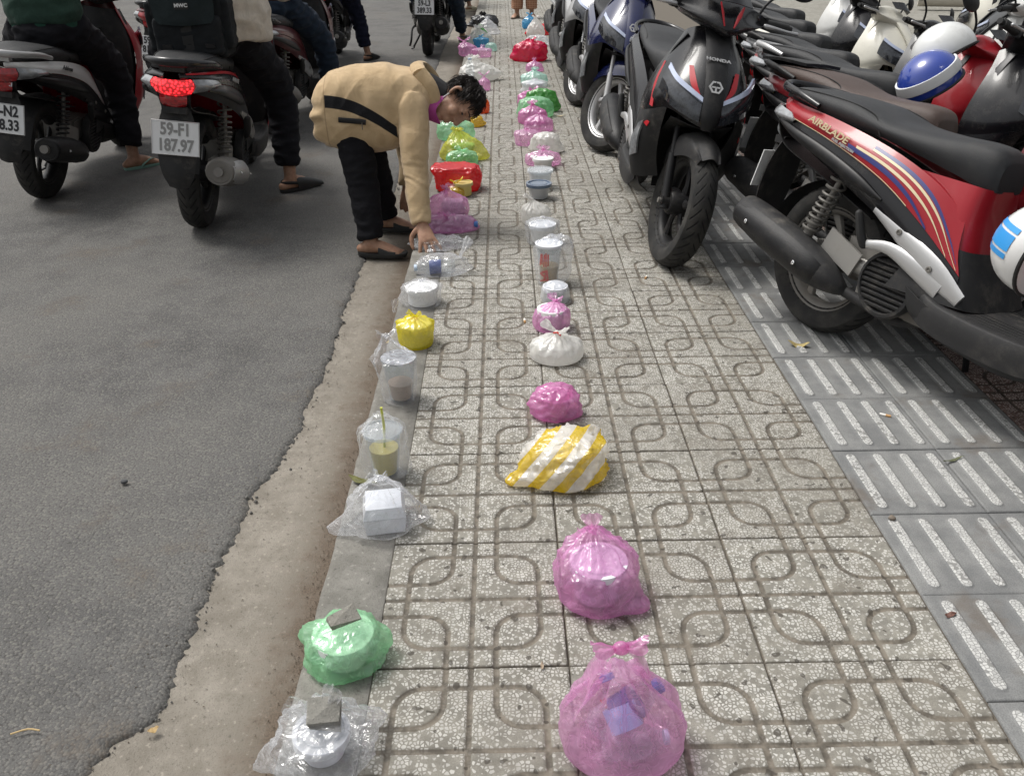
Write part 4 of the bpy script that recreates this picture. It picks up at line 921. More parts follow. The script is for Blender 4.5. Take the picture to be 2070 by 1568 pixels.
# jacket
def jacket_mat():
    t = NT('tan jacket'); o = t.obj(); x = t.sep(o); X, Y, Z = x
    f = t.noise(o, 11, 5, .6, .8); g_ = t.noise(o, 480, 2, .5)
    c = t.mix(t.ramp(f, .3, .7), (.45, .325, .185), (.56, .415, .25))
    # black side stripe (sewn-in panel): a curved band on both flanks
    zc = t.math('ADD', .722, t.math('MULTIPLY', t.math('POWER', t.math('ADD', X, .17), 2.), -1.35))
    band = t.math('MULTIPLY', t.ramp(t.math('ABSOLUTE', t.math('SUBTRACT', Z, zc)), .0255, .0285, 1, 0), t.math('MULTIPLY', t.ramp(X, -.172, -.168), t.ramp(X, .150, .156, 1, 0)))
    band = t.math('MULTIPLY', band, t.ramp(t.math('ABSOLUTE', Y), .07, .085))
    c = t.mix(band, c, (.009, .009, .011))
    seam = t.math('MAXIMUM', t.ramp(t.math('ABSOLUTE', t.math('ADD', X, .172)), .0015, .0035, 1, 0), t.ramp(t.math('ABSOLUTE', t.math('SUBTRACT', Z, 9.)), .0, .1, 1, 0))
    c = t.mix(t.math('MULTIPLY', seam, .5), c, (.2, .13, .065))
    h = t.math('ADD', t.math('MULTIPLY', f, 1.), t.math('MULTIPLY', g_, .1))
    t.bsdf(c, .9, 0, t.bump(h, .55, .014), **{'Sheen Weight': .2, 'Specular IOR Level': .2}); return t.m
M_JKT = jacket_mat()
def ring(x, z0, z1, hw, y0=2.945, n=40, flat=.8):
    zc, hz = (z0+z1)/2, (z1-z0)/2; o = []
    for k in range(n):
        a = k*2*PI/n; c_, s_ = math.cos(a), math.sin(a); o.append(Vector((x, y0+hw*math.copysign(abs(c_)**flat, c_), zc+hz*math.copysign(abs(s_)**flat, s_))))
    return o
j = MB()
st = [(-.598, .46, .575, .09), (-.590, .425, .635, .12), (-.555, .402, .690, .142), (-.515, .388, .720, .152), (-.46, .378, .738, .158), (-.38, .370, .752, .163), (-.30, .373, .756, .166), (-.22, .390, .750, .166), (-.16, .43, .738, .160), (-.11, .48, .716, .145), (-.075, .52, .692, .125), (-.055, .555, .675, .10)]
rs = [ring(*q) for q in st]; cols = [cat([r[i] for r in rs], 40) for i in range(40)]; j.grid([[cols[i][k] for i in range(40)] for k in range(41)], True, True)
j.tube([(-.140, 2.84, .62), (-.128, 2.80, .555), (-.130, 2.728, .36), (-.122, 2.672, .245), (-.112, 2.625, .140)], [(.060, .062), (.064, .062), (.052, .050), (.048, .046), (.043, .041)], 18, smooth=5)
j.tube([(-.114, 2.634, .160), (-.105, 2.607, .108)], [(.046, .044), (.043, .041)], 18)
j.tube([(-.140, 3.05, .62), (-.14, 3.095, .55), (-.20, 3.135, .36), (-.21, 3.115, .20), (-.214, 3.105, .150)], [(.060, .062), (.064, .062), (.052, .050), (.045, .043), (.042, .040)], 18, smooth=5)
jm = remeshed(j, 'jacket', .0055, 4)
def jfold(co):
    a = .009*(1-2*abs(noise.noise(Vector((co.x*9-co.z*5, co.y*2.5, co.z*3+co.x*2)))))+.004*(1-2*abs(noise.noise(Vector((co.x*11+co.z*4, co.y*6, co.z*6-co.x*3)))))+.003*noise.noise(Vector((co.x*22, co.y*9, co.z*13)))
    if co.x < -.53: a += .009*math.sin(co.z*70+4*noise.noise(co*9))*min(1, (-.53-co.x)/.03)       # gathered hem band
    if co.z < .5 and co.y < 2.80 and co.x > -.21: a += .0055*noise.noise(Vector((co.x*9, co.y*9, co.z*34+4*noise.noise(co*6))))  # sleeve creases
    if co.z < .52 and co.x < -.2: a += .010*noise.noise(Vector((co.x*7, co.y*3, co.z*5)))
    return a
mesh_part('jacket', tow(displaced(jm, jfold)), M_JKT, wm)
mesh_part('collar', tow(MB().tube([(-.095, 2.86, .735), (-.045, 2.84, .665), (-.035, 2.86, .575), (-.055, 2.94, .52), (-.035, 3.02, .575), (-.045, 3.04, .665), (-.095, 3.02, .735), (-.115, 2.94, .755), (-.095, 2.86, .735)], [(.032, .014)]*9, 10, side=(1, 0, .25), smooth=5).mesh('collar')), M_JKT, wm)
mesh_part('undershirt', tow(remeshed(MB().tube([(-.12, 2.94, .64), (-.055, 2.935, .625), (.0, 2.925, .612), (.02, 2.922, .606)], [(.10, .10), (.092, .088), (.070, .068), (.064, .062)], 16, smooth=4), 'undershirt', .006, 2)), plain('black knit', (.012, .012, .014), .9, bump=.5, bscale=300), wm)
zp = mesh_part('pocket_zip', tow(MB().tube([(-.470, 2.771, .545), (-.40, 2.766, .540), (-.345, 2.765, .533)], [(.012, .004)]*3, 8, side=(0, 0, 1), smooth=3).mesh('pocket_zip')), K['black'], wm)
mesh_part('zip_pull', tow(MB().tube([(-.362, 2.759, .533), (-.362, 2.757, .503)], [(.004, .002), (.006, .002)], 6).mesh('zip_pull')), K['iron'], zp)
# hair: cap + strands, short and dark
M_HAIR = plain('dark hair', (.016, .012, .010), .55, var=.5, nscale=40, spec=.3)
hm = MB(); rh = random.Random(3)
def scalp(a, e): return Vector((-.008+.097*math.cos(e)*math.cos(a), .080*math.cos(e)*math.sin(a), .031+.096*math.sin(e)))
def hairy(a, e):
    a = abs((a+PI) % (2*PI)-PI); lim = .52 if a < .75 else (.52-(a-.75)*1.35 if a < 1.35 else (-.25 if a < 1.75 else -.62)); return e > lim
nn, mm = 44, 26; vid = {}; vs_ = []; fs_ = []
for j_ in range(mm+1):
    for i_ in range(nn):
        a = i_*2*PI/nn; e = -.85+(PI/2+.83)*j_/mm; p = scalp(a, e); p += (p-Vector((-.008, 0, .032))).normalized()*(.006*noise.noise(p*38)+.004*noise.noise(p*90)); vs_.append(p); vid[(i_, j_)] = len(vs_)-1
for j_ in range(mm):
    for i_ in range(nn):
        a = (i_+.5)*2*PI/nn; e = -.85+(PI/2+.83)*(j_+.5)/mm
        if hairy(a, e): fs_.append((vid[(i_, j_)], vid[((i_+1) % nn, j_)], vid[((i_+1) % nn, j_+1)], vid[(i_, j_+1)]))
hm.add(vs_, fs_)
for k in range(1700):
    a = rh.uniform(-PI, PI); e = math.asin(rh.uniform(-.62, 1))
    if not hairy(a, e-.05): continue
    p = scalp(a, e); o_ = (p-Vector((-.008, 0, .032))).normalized(); crown = Vector((-.05, 0, .10))
    td = (p-crown); td -= o_*td.dot(o_); td = td.normalized() if td.length > 1e-4 else Vector((1, 0, 0)); td = (td+Vector((rh.gauss(0, .16), rh.gauss(0, .16), rh.gauss(0, .16)))).normalized()
    L = rh.uniform(.03, .06); hm.tube([p-o_*.004, p+o_*.003+td*L*.5, p+o_*(rh.uniform(-.008, .001)-.45*L*L/.1)+td*L], [.0018, .0016, .0005], 3)
hm.move(HM); mesh_part('hair', tow(hm.mesh('hair')), M_HAIR, wm)
mk = MB().patch([[(.0, .067, -.050), (.055, .055, -.108), (.098, 0, -.100), (.055, -.055, -.108), (.0, -.067, -.050)], [(-.004, .064, -.088), (.036, .048, -.148), (.066, 0, -.152), (.036, -.048, -.148), (-.004, -.064, -.088)]], 20, 6, .003).move(HM)
mko = mesh_part('face_mask', tow(mk.mesh('face_mask')), plain('magenta mask', (.36, .05, .24), .7, bump=.5, bscale=120), wm)
for s_ in (-1, 1): mesh_part('ear_strap', tow(MB().tube([(.005, s_*.0665, -.066), (-.004, s_*.081, -.030), (-.016, s_*.093, .012), (-.02, s_*.086, .026)], .0022, 6, smooth=3).move(HM).mesh('ear_strap')), plain('white elastic', (.7, .7, .7), .7), mko)
for s_ in (-1, 1):
    eo = mesh_part('eye', tow(MB().sphere((.0835, s_*.031, .008), (.006, .012, .0055), 12, 8).move(HM).mesh('eye')), plain('dark eye', (.02, .015, .012), .2), wm)
    mesh_part('eyebrow', tow(MB().tube([(.097, s_*.014, .036), (.095, s_*.03, .041), (.083, s_*.050, .036)], [(.003, .0015), (.004, .002), (.002, .001)], 6, smooth=3).move(HM).mesh('eyebrow')), M_HAIR, wm)
for (P_, d_, l_) in (fo1, fo2):
    so_ = sandal('slipper', P_, d_, l_, plain('black rubber slipper', (.013, .013, .013), .6, bump=.4, bscale=160), wm, 'strap', .95)
    for o_ in [so_]+list(so_.children): o_.data.transform(WI)
# ---- riders
def xf(me, Mx): me.transform(Mx); return me
def rider(sc_obj, scale, label, top, trouser, shoe, kind, group='riders waiting in the road', hip=.20, lf='floor', long=False, puff=1., foot=(.60, -.345), knee=None, shorts=False, lean_=.0, ground=None, lat=-.05, fdir=(1, -.55, 0)):
    base_m = Matrix.Translation(sc_obj.location) @ Matrix.Rotation(math.atan2((sc_obj.rotation_quaternion @ Vector((1, 0, 0))).y, (sc_obj.rotation_quaternion @ Vector((1, 0, 0))).x), 4, 'Z')
    root = empty('person', sc_obj.location, 0, label, 'person', group); root.matrix_world = base_m
    S = scale; b = MB()
    lean_y = lat
    H = Vector((hip, lean_y, .885*S)); Sh = H+Vector((.10, .02, .47)); nk = Sh+Vector((.03, 0, .08)); hd = nk+Vector((.035, 0, .16))
    b.tube([H, H+Vector((.02, .01, .2)), Sh+Vector((-.01, 0, -.06)), Sh+Vector((.01, 0, .03))], [(.15, .11), (.135, .10), (.165, .10), (.09, .07)], 14, side=(0, 1, 0), smooth=3, round_ends=True)
    b.tube([Sh, nk, nk+Vector((.015, 0, .06))], [.06, .052, .05], 10, round_ends=True); add_head(b, hd, (1, 0, -.05), (0, 0, 1))
    rk = Vector(knee or (hip+.42, -.30, .56*S)); ra = Vector((foot[0], foot[1], .085)); lk = Vector((hip+.44, .22, .70*S)); la = Vector((hip+.50, .16, .41*S))
    b.tube([H+Vector((0, -.09, -.02)), rk, ra], [.078, .056, .036], 12, smooth=4, round_ends=True); b.tube([H+Vector((0, .09, -.02)), lk, la], [.078, .056, .036], 12, smooth=4, round_ends=True)
    hands = []
    for s_ in (-1, 1):
        sh_ = Sh+Vector((0, s_*.18, -.01)); gr = Vector((.955*S, s_*.27*S+lean_y, 1.005*S)); el = (sh_+gr)/2+Vector((-.06, s_*.09, -.10))
        b.tube([sh_, el, gr+Vector((-.07, 0, .01))], [.052, .042, .028], 10, smooth=4, round_ends=True)
        add_hand(b, gr+Vector((-.07, 0, .012)), (1, 0, -.15), (0, -s_*-1*1., 0), 1.35, .95, .2, down=(0, 0, -1)); hands.append((sh_, el, gr))
    f1 = add_foot(b, ra, fdir, 0., 1.08); b.left = True; f2 = add_foot(b, la, (1, .05, 0), la.z-.075, 1.0)
    link('body', remeshed(b, 'body', .0085, 2), SKIN, root)
    t = MB(); t.tube([H+Vector((-.06, 0, -.05)), H+Vector((0, 0, -.02)), H+Vector((.07, 0, .02))], [(.165, .115), (.185, .14), (.16, .12)], 14, side=(0, 1, 0), smooth=3, round_ends=True)
    cut = .14; e1 = rk.lerp(ra, 1-cut); e2 = lk.lerp(la, 1-cut)
    t.tube([H+Vector((0, -.09, -.02)), rk, e1], [(.118, .112), (.093, .09), (.066, .064)], 14, smooth=6); t.tube([H+Vector((0, .09, -.02)), lk, e2], [(.118, .112), (.093, .09), (.066, .064)], 14, smooth=6)
    link('trousers', folds(remeshed(t, 'trousers', .010, 4), .014, 8, seed=hip*7), trouser, root)
    tm = MB(); hz = -.075 if long else -.02; w_ = 1.12*puff
    tm.tube([H+Vector((-.01, 0, hz)), H+Vector((0, 0, .06)), H+Vector((.02, .01, .2)), Sh+Vector((-.01, 0, -.06)), Sh+Vector((.012, 0, .035))], [((.195 if long else .165)*w_, .145*w_), ((.20 if long else .180)*w_, .155*w_), (.172*w_, .14*w_), (.19*puff, .13*puff), (.10, .08)], 18, side=(0, 1, 0), smooth=4)
    for sh_, el, gr in hands: tm.tube([sh_+Vector((0, 0, -.02)), el, gr+Vector((-.09, 0, .01))], [.082*puff, .070*puff, .045*puff], 14, smooth=5)
    link('top', folds(remeshed(tm, 'top', .010, 4), .010*puff, 7, (1, 1, 1.6), seed=3+hip), top, root)
    hb = MB().sphere(hd+Vector((-.012, 0, .05)), (.135, .115, .125), 20, 12); link('helmet', hb.mesh('helmet'), plain('grey helmet', (.25, .25, .26), .25, coat=.6), root)
    sandal('sandal', *f1, shoe, root, kind); sandal('sandal', *f2, shoe, root, kind)
    return root, base_m, H, Sh
M_BLKTR = fabric('charcoal trousers', (.013, .013, .016), wr=.6); M_JEAN = fabric('dark jeans', (.020, .030, .048), wr=.6); M_NAVY = fabric('navy trousers', (.012, .014, .028), wr=.6)
M_GREEN = fabric('green sweater', (.030, .060, .046), wr=.7); M_CREAM = fabric('cream hoodie', (.52, .47, .40), wr=.8); M_BROWNT = fabric('brown jacket', (.075, .038, .026)); M_DKT = fabric('dark shirt', (.02, .021, .026))
ra_, ma_, Ha, Sa = rider(sa, 1.07, 'person in green sweater and black trousers on the silver scooter', M_GREEN, M_BLKTR, plain('mint rubber', (.17, .30, .25), .6), 'thong', hip=.24, foot=(.62, -.33), lat=-.15, fdir=(1, -1.1, 0))
link('hem_band', MB().tube([Ha+Vector((-.01, 0, -.055)), Ha+Vector((-.005, 0, .02))], [(.182, .148), (.190, .156)], 28, side=(0, 1, 0)).mesh('hem_band'), fabric('green rib knit', (.022, .070, .050), wr=1.), ra_)
rb_, mb_, Hb, Sb = rider(sb_, 1.09, 'person in cream hoodie and black trousers with a black backpack', M_CREAM, M_BLKTR, plain('black clog', (.014, .014, .014), .55, bump=.2), 'clog', hip=.33, long=True, puff=1.36, foot=(.62, -.40), knee=(.74, -.37, .58), lat=-.15, fdir=(1, -1.2, 0))
rider(sc_, 1.05, 'person in black with a brown sandal, seen between the two nearest riders', M_DKT, M_BLKTR, plain('brown sandal', (.16, .07, .035), .6), 'strap', hip=.25, foot=(.05+.20, -.33))
rider(sd_, 1.05, 'person in brown jacket and dark jeans on the maroon scooter', M_BROWNT, M_JEAN, plain('beige slipper', (.40, .34, .26), .6), 'strap', hip=.22, foot=(.72, -.33))
rider(se_, 1.05, 'person in navy trousers and black shoes on the dark blue scooter', M_DKT, M_NAVY, K['rubber'], 'clog', hip=.22, foot=(.62, -.42))
rider(sf_, 1.12, 'person in dark jeans with a grey clog on the kerb-side scooter', M_DKT, M_JEAN, plain('grey clog', (.075, .075, .08), .6), 'clog', hip=.24, foot=(1.35, -.36), knee=(.85, -.30, .58))
rider(sg_, 1.08, 'person far up the road with a cream clog on the kerb side', M_DKT, fabric('grey trousers', (.10, .10, .105)), plain('cream clog', (.55, .50, .36), .6), 'clog', hip=.24, foot=(.62, -.40), fdir=(1, -1.1, 0))
# backpack on the cream hoodie rider
bp = empty('backpack', (0, 0, 0), 0, 'black backpack with MWC tag worn over the cream hoodie', 'backpack'); bp.matrix_world = mb_
M_PACK = fabric('black canvas', (.016, .018, .020), weave=600, wr=.35); M_PACK2 = fabric('dark teal canvas', (.020, .027, .029), weave=600, wr=.3)
pb = Vector((Hb.x-.25, Hb.y+.035, Hb.z-.105))
def slab(c, d, r=.03): 
    m = MB().box(c, d); return m
link('pack_body', folds(remeshed(slab(pb+Vector((.01, 0, .22)), (.22, .34, .48)), 'pack_body', .009, 30, .8), .006, 8), M_PACK, bp)
link('front_pocket', folds(remeshed(slab(pb+Vector((-.10, 0, .085)), (.10, .31, .18)), 'front_pocket', .007, 22, .8), .004, 10), M_PACK, bp)
fl_ = link('flap', MB().patch([[pb+Vector((-.085, -.140, .46)), pb+Vector((-.10, 0, .47)), pb+Vector((-.085, .140, .46))], [pb+Vector((-.135, -.145, .33)), pb+Vector((-.150, 0, .33)), pb+Vector((-.135, .145, .33))], [pb+Vector((-.140, -.140, .185)), pb+Vector((-.168, 0, .18)), pb+Vector((-.140, .140, .185))], [pb+Vector((-.150, -.12, .145)), pb+Vector((-.162, 0, .14)), pb+Vector((-.150, .12, .145))]][::-1], 16, 14, .008).mesh('flap'), M_PACK2, bp)
tg_ = link('tag', MB().box(pb+Vector((-.172, 0.0, .225)), (.004, .066, .030)).mesh('tag'), K['rubber'], fl_)
tx = link('lettering', text_mesh('MWC', .022, bold=.0008, xs=1.1), K['plate'], fl_); tx.matrix_local = Matrix.Translation(pb+Vector((-.1755, 0, .227))) @ Matrix.Rotation(-PI/2, 4, 'Z') @ Matrix.Rotation(PI/2, 4, 'X')
link('buckle_strap', MB().box(pb+Vector((-.150, .0, .09)), (.006, .05, .13)).mesh('buckle_strap', bevel=.002), K['rubber'], bp)
for s_ in (-1, 1):
    link('side_pocket', folds(remeshed(slab(pb+Vector((-.01, s_*.165, .13)), (.16, .06, .22)), 'side_pocket', .007, 18, .8), .005, 10), M_PACK, bp)
    link('buckle', MB().box(pb+Vector((-.150, s_*.10, .045)), (.012, .045, .02)).mesh('buckle', bevel=.004), K['black'], bp)
    link('shoulder_strap', MB().tube([pb+Vector((.10, s_*.09, .44)), pb+Vector((.20, s_*.11, .50)), pb+Vector((.33, s_*.13, .44)), pb+Vector((.40, s_*.15, .30))], [(.03, .006)]*4, 8, side=(0, 1, 0), smooth=4).mesh('shoulder_strap'), M_PACK, bp)
link('charm', MB().tube([pb+Vector((-.174, -.02, .36)), pb+Vector((-.178, -.02, .33))], [(.003, .003), (.002, .002)], 6).lathe([(.001, .0), (.022, 0), (.016, .014), (.004, .022), (.001, .024)], pb+Vector((-.185, -.02, .305)), n=14).mesh('charm'), plain('yellow charm', (.55, .30, .06), .5), bp)
# person standing at the far end of the rows: checked brown trousers
ps = empty('person', (.63, 13.2, 0), 0, 'person standing at the far end in brown checked trousers', 'person')
b = MB(); 
for s_ in (-1, 1): b.tube([(s_*.09, .05, .88), (s_*.10, .0, .48), (s_*.115, .0, .09)], [.085, .06, .036], 12, smooth=4, round_ends=True)
b.tube([(0, .05, .86), (0, .06, 1.1), (0, .06, 1.36), (0, .05, 1.44)], [(.15, .11), (.14, .10), (.18, .1), (.07, .06)], 14, side=(1, 0, 0), smooth=3, round_ends=True); b.tube([(0, .05, 1.40), (0, .04, 1.50)], .05, 10, round_ends=True); add_head(b, (0, .02, 1.60), (0, -1, -.2), (0, 0, 1))
for s_ in (-1, 1):
    b.tube([(s_*.18, .06, 1.36), (s_*.24, .06, 1.08), (s_*.22, -.04, .84)], [.05, .04, .028], 10, smooth=4, round_ends=True); add_hand(b, (s_*.22, -.04, .83), (0, -.1, -1), (0, -s_, 0), .4, .95)
fa = add_foot(b, (-.115, 0, .09), (-.45, -1, 0), 0., 1.0); fb = add_foot(b, (.115, 0, .09), (.2, -1, 0), 0., 1.0)
link('body', remeshed(b, 'body', .0085, 2), SKIN, ps)
def check_mat():
    t = NT('brown check'); o = t.obj(); x = t.sep(o)
    a = t.math('FRACT', t.math('MULTIPLY', x[0], 38.)); c_ = t.math('FRACT', t.math('MULTIPLY', x[2], 38.))
    k = t.math('MAXIMUM', t.math('GREATER_THAN', a, .62), t.math('GREATER_THAN', c_, .62))
    t.bsdf(t.mix(k, (.25, .10, .05), (.42, .24, .15)), .9); return t.m
t = MB()
for s_ in (-1, 1): t.tube([(s_*.09, .05, .90), (s_*.10, .0, .48), (s_*.113, .0, .13)], [(.12, .115), (.10, .095), (.088, .085)], 16, smooth=5)
t.tube([(0, .05, .86), (0, .05, .98)], [(.19, .14), (.17, .12)], 16, side=(1, 0, 0)); link('trousers', folds(remeshed(t, 'trousers', .010, 3), .006, 9), check_mat(), ps)
tm = MB().tube([(0, .05, .90), (0, .06, 1.1), (0, .06, 1.36), (0, .05, 1.45)], [(.20, .15), (.18, .14), (.2, .13), (.09, .08)], 16, side=(1, 0, 0), smooth=4)
for s_ in (-1, 1): tm.tube([(s_*.18, .06, 1.36), (s_*.24, .06, 1.08)], [.075, .065], 12)
link('top', folds(remeshed(tm, 'top', .010, 3), .006, 8), M_BROWNT, ps); link('hair', MB().sphere((0, .04, 1.66), (.09, .10, .09), 16, 10).mesh('hair'), M_HAIR, ps)
for q in (fa, fb): sandal('sandal', *q, plain('dark sandal', (.10, .075, .055), .6), ps, 'strap')
# ------------------------------------------------------------------ bags, tubs and cups laid out on the pavement
FILM = dict(
 clear=film('clear film', (.90, .91, .93), .88, .5, .12), frost=film('frosted film', (.86, .87, .89), .68, .4, .18), milk=film('white film', (.86, .85, .82), .22, .3, .28, milky=.5),
 pink=film('pink film', (.86, .42, .73), .67, .45, .14), pale=film('pale pink film', (.91, .52, .79), .70, .45, .14), hot=film('bright pink film', (.84, .33, .66), .50, .4, .15),
 yellow=film('yellow film', (.88, .78, .02), .45, .35, .18), lime=film('yellow green film', (.78, .76, .07), .62, .4, .16), green=film('green film', (.46, .86, .54), .65, .45, .14), dgreen=film('leaf green film', (.12, .46, .10), .25, .4, .2),
 mint=film('mint film', (.62, .88, .80), .55, .4, .15), red=film('red film', (.78, .012, .02), .04, .3, .2), rose=film('rose red film', (.80, .015, .12), .06, .3, .2), blue=film('blue film', (.06, .42, .70), .25, .4, .15),
 black=film('black film', (.010, .010, .012), .04, .4, .18), orange=film('orange film', (.86, .15, .01), .10, .3, .2), gold=film('amber film', (.80, .58, .03), .26, .35, .2))
FILM['vclear'] = film('very clear film', (.92, .93, .95), .94, .5, .12, milky=.6)
def stripe(t):
    x = t.sep(t.obj()); ph = t.math('FRACT', t.math('ADD', t.math('MULTIPLY', t.math('ADD', t.math('ADD', x[0], t.math('MULTIPLY', x[1], -.45)), t.math('MULTIPLY', x[2], -.75)), 13.), .25))
    return t.mix(t.ramp(t.math('ABSOLUTE', t.math('SUBTRACT', ph, .5)), .22, .25), (.86, .62, .01), (.88, .87, .87))
FILM['stripe'] = film('yellow striped film', (.9, .88, .75), .30, .35, .2, stripe=stripe)
W_FOAM = plain('white foam', (.80, .80, .79), .6, bump=.2, bscale=400); W_LID = plain('translucent lid', (.72, .74, .78), .22, coat=.5); D_LID = plain('blue lid', (.10, .14, .21), .2, coat=.6)
def clearplastic(name, col=(.92, .94, .95), a=.72):
    t = NT(name); tr = t.n('ShaderNodeBsdfTransparent'); t.val(tr.inputs[0], col); p = t.n('ShaderNodeBsdfPrincipled'); t.val(p.inputs['Base Color'], (.85, .86, .88)); p.inputs['Roughness'].default_value = .12
    lw = t.n('ShaderNodeLayerWeight'); lw.inputs[0].default_value = .3; f = t.math('SUBTRACT', a, t.math('MULTIPLY', t.math('POWER', lw.outputs[1], 2.), .6), clamp=True)
    m = t.n('ShaderNodeMixShader'); t.l(f, m.inputs[0]); t.l(p.outputs[0], m.inputs[1]); t.l(tr.outputs[0], m.inputs[2]); t.l(m.outputs[0], t.out.inputs[0]); return t.m
CLEAR = clearplastic('clear cup plastic', a=.96); CLEAR2 = clearplastic('cloudy cup plastic', a=.86); TUB = clearplastic('tub plastic', a=.6)
TEA = plain('pale tea', (.62, .50, .16), .15, coat=.5); MILK = plain('milk tea', (.50, .36, .27), .35, coat=.4); SOUP = plain('dark sauce', (.02, .022, .026), .2, coat=.6); JUICE = plain('orange juice', (.62, .36, .08), .3, coat=.4)
FOIL = plain('foil seal', (.62, .63, .65), .22, .9, var=.35, nscale=45, bump=.8, bscale=60)
CAPB = plain('blue cap', (.05, .16, .45), .4); CAPW = plain('pale blue cap', (.55, .66, .78), .4); REDINK = plain('red print', (.55, .03, .02), .5); LBL = plain('blue label', (.03, .06, .24), .35); LBL2 = plain('sky label', (.30, .52, .80), .35)
KNOT = [(0, .02), (0, .72), (.015, .93), (.12, 1.0), (.40, 1.0), (.60, .86), (.76, .50), (.88, .20), (.95, .09)]
DOME = [(0, .02), (0, .80), (.02, .96), (.15, 1.0), (.45, .97), (.72, .82), (.90, .50), (.99, .10)]
WRAP = [(0, .02), (0, .84), (.02, .92), (.28, .97), (.60, 1.0), (.72, .99), (.80, .80), (.87, .42), (.94, .14), (.99, .08)]
SACK = [(0, .02), (0, .74), (.02, .90), (.14, 1.0), (.30, 1.0), (.48, .86), (.66, .58), (.84, .30), (.97, .10)]
def bag_mesh(rx, ry, h, prof, seed, crumple=.05, pleat=.10, corners=(), neck=(0, 0), n=72, m=46, rot=0, square=1.):
    rr = random.Random(seed); ph = [rr.uniform(0, 6.28) for _ in range(6)]; k1, k2 = rr.randint(7, 10), rr.randint(13, 19)
    P = cat([(r, z, 0) for z, r in prof], m); rows = []; sd = Vector((seed*3.1, seed*1.7, seed*.3)); S = 1/max(rx, ry)
    for j, q in enumerate(P):
        r, z = max(.004, q.x), max(0., q.y); up = max(0, min(1, (z-.35)/.6)); row = []
        for i in range(n):
            a = i*2*PI/n; c_, s_ = math.cos(a), math.sin(a)
            if square < 1: c_ = math.copysign(abs(c_)**square, c_); s_ = math.copysign(abs(s_)**square, s_)
            pl = 1+pleat*up*(math.cos(k1*a+ph[0]+2*up)+.7*math.cos(k2*a+ph[1]-3*up))
            for (ca, amt, zz) in corners:
                d = (a-ca+PI) % (2*PI)-PI; pl += amt*math.exp(-(d/.28)**2)*math.exp(-((z-zz)/.22)**2)
            v = Vector((rx*r*pl*c_+neck[0]*up**1.5, ry*r*pl*s_+neck[1]*up**1.5, h*z))
            if z > .004:
                p = v*S*2.1+sd; w1 = 1-2*abs(noise.noise(p)); w2 = 1-2*abs(noise.noise(p*2.2+sd)); w3 = noise.noise(p*5)
                d = crumple*max(rx, ry)*(w1*1.25+w2*.75+w3*.28)*min(1, z*6+.25); o_ = Vector((c_, s_, .35 if z > .5 else 0)); v += o_*d*min(1, .25+r)
                v.z = max(.0015, v.z)
            row.append(v)
        rows.append(row)
    return MB().grid(rows, True, True)
def ear(base, tip, w, seed, curl=.3):
    base, tip = Vector(base), Vector(tip); d = tip-base; L = d.length; d.normalize(); l = d.cross(Vector((0, 0, 1)))
    if l.length < .1: l = Vector((1, 0, 0))
    l.normalize(); u = l.cross(d); rows = []
    for k in range(9):
        f = k/8; ww = w*(.16+1.0*math.sin(min(1, f*1.15)*PI*.5)**1.3)*(1 if k < 8 else .75); row = []
        for q in range(9):
            g_ = q/4-1; p = base+d*L*f+l*ww*g_+u*(-curl*w*g_*g_*math.sin(f*2.6)+.22*w*math.sin(g_*7+seed+f*3))
            p += Vector((noise.noise(p*60+Vector((seed, 0, 0))), noise.noise(p*60+Vector((0, seed, 0))), noise.noise(p*60)))*w*.22; row.append(p)
        rows.append(row)
    return MB().patch(rows, 12, 12, 0)
LAST = {}
BG = 'bagged food set out in two rows'
def bag(label, x, yf, w_, h, fm, style=KNOT, depth=None, seed=1, crumple=.05, pleat=.10, corners=(), neck=(0, 0), ears=2, earlen=.4, rot=0, square=1., name='plastic_bag', eardir=None, n=72, m=46, z0=0.0):
    rx = w_/2; ry = (depth or w_*.92)/2
    o = bag_mesh(rx, ry, h, style, seed, crumple, pleat, corners, neck, n, m, square=square).build(name, FILM[fm], sharp=75)
    LAST.update(x=x, y=yf+ry, rx=rx, ry=ry, h=h)
    o.location = (x, yf+ry, z0+.001); o.rotation_euler = (0, 0, rot); tag(o, label, 'bag', BG)
    rr = random.Random(seed*7+1); nk = Vector((neck[0], neck[1], h*.96))
    if ears:
        MB().sphere(nk, (w_*.055, w_*.055, w_*.05), 12, 8).build('knot', FILM[fm], o)
        a0 = rr.uniform(0, 6.28)
        for k in range(ears):
            a = (eardir[k] if eardir else a0+k*2*PI/ears+rr.uniform(-.3, .3)); L = w_*earlen*rr.uniform(.8, 1.2)
            ear(nk, nk+Vector((math.cos(a)*L*.75, math.sin(a)*L*.75, L*rr.uniform(.35, .8))), w_*.13, seed+k*3).build('bag_ear', FILM[fm], o)
    return o
IN = 'tubs, cups and bottles in the bags'
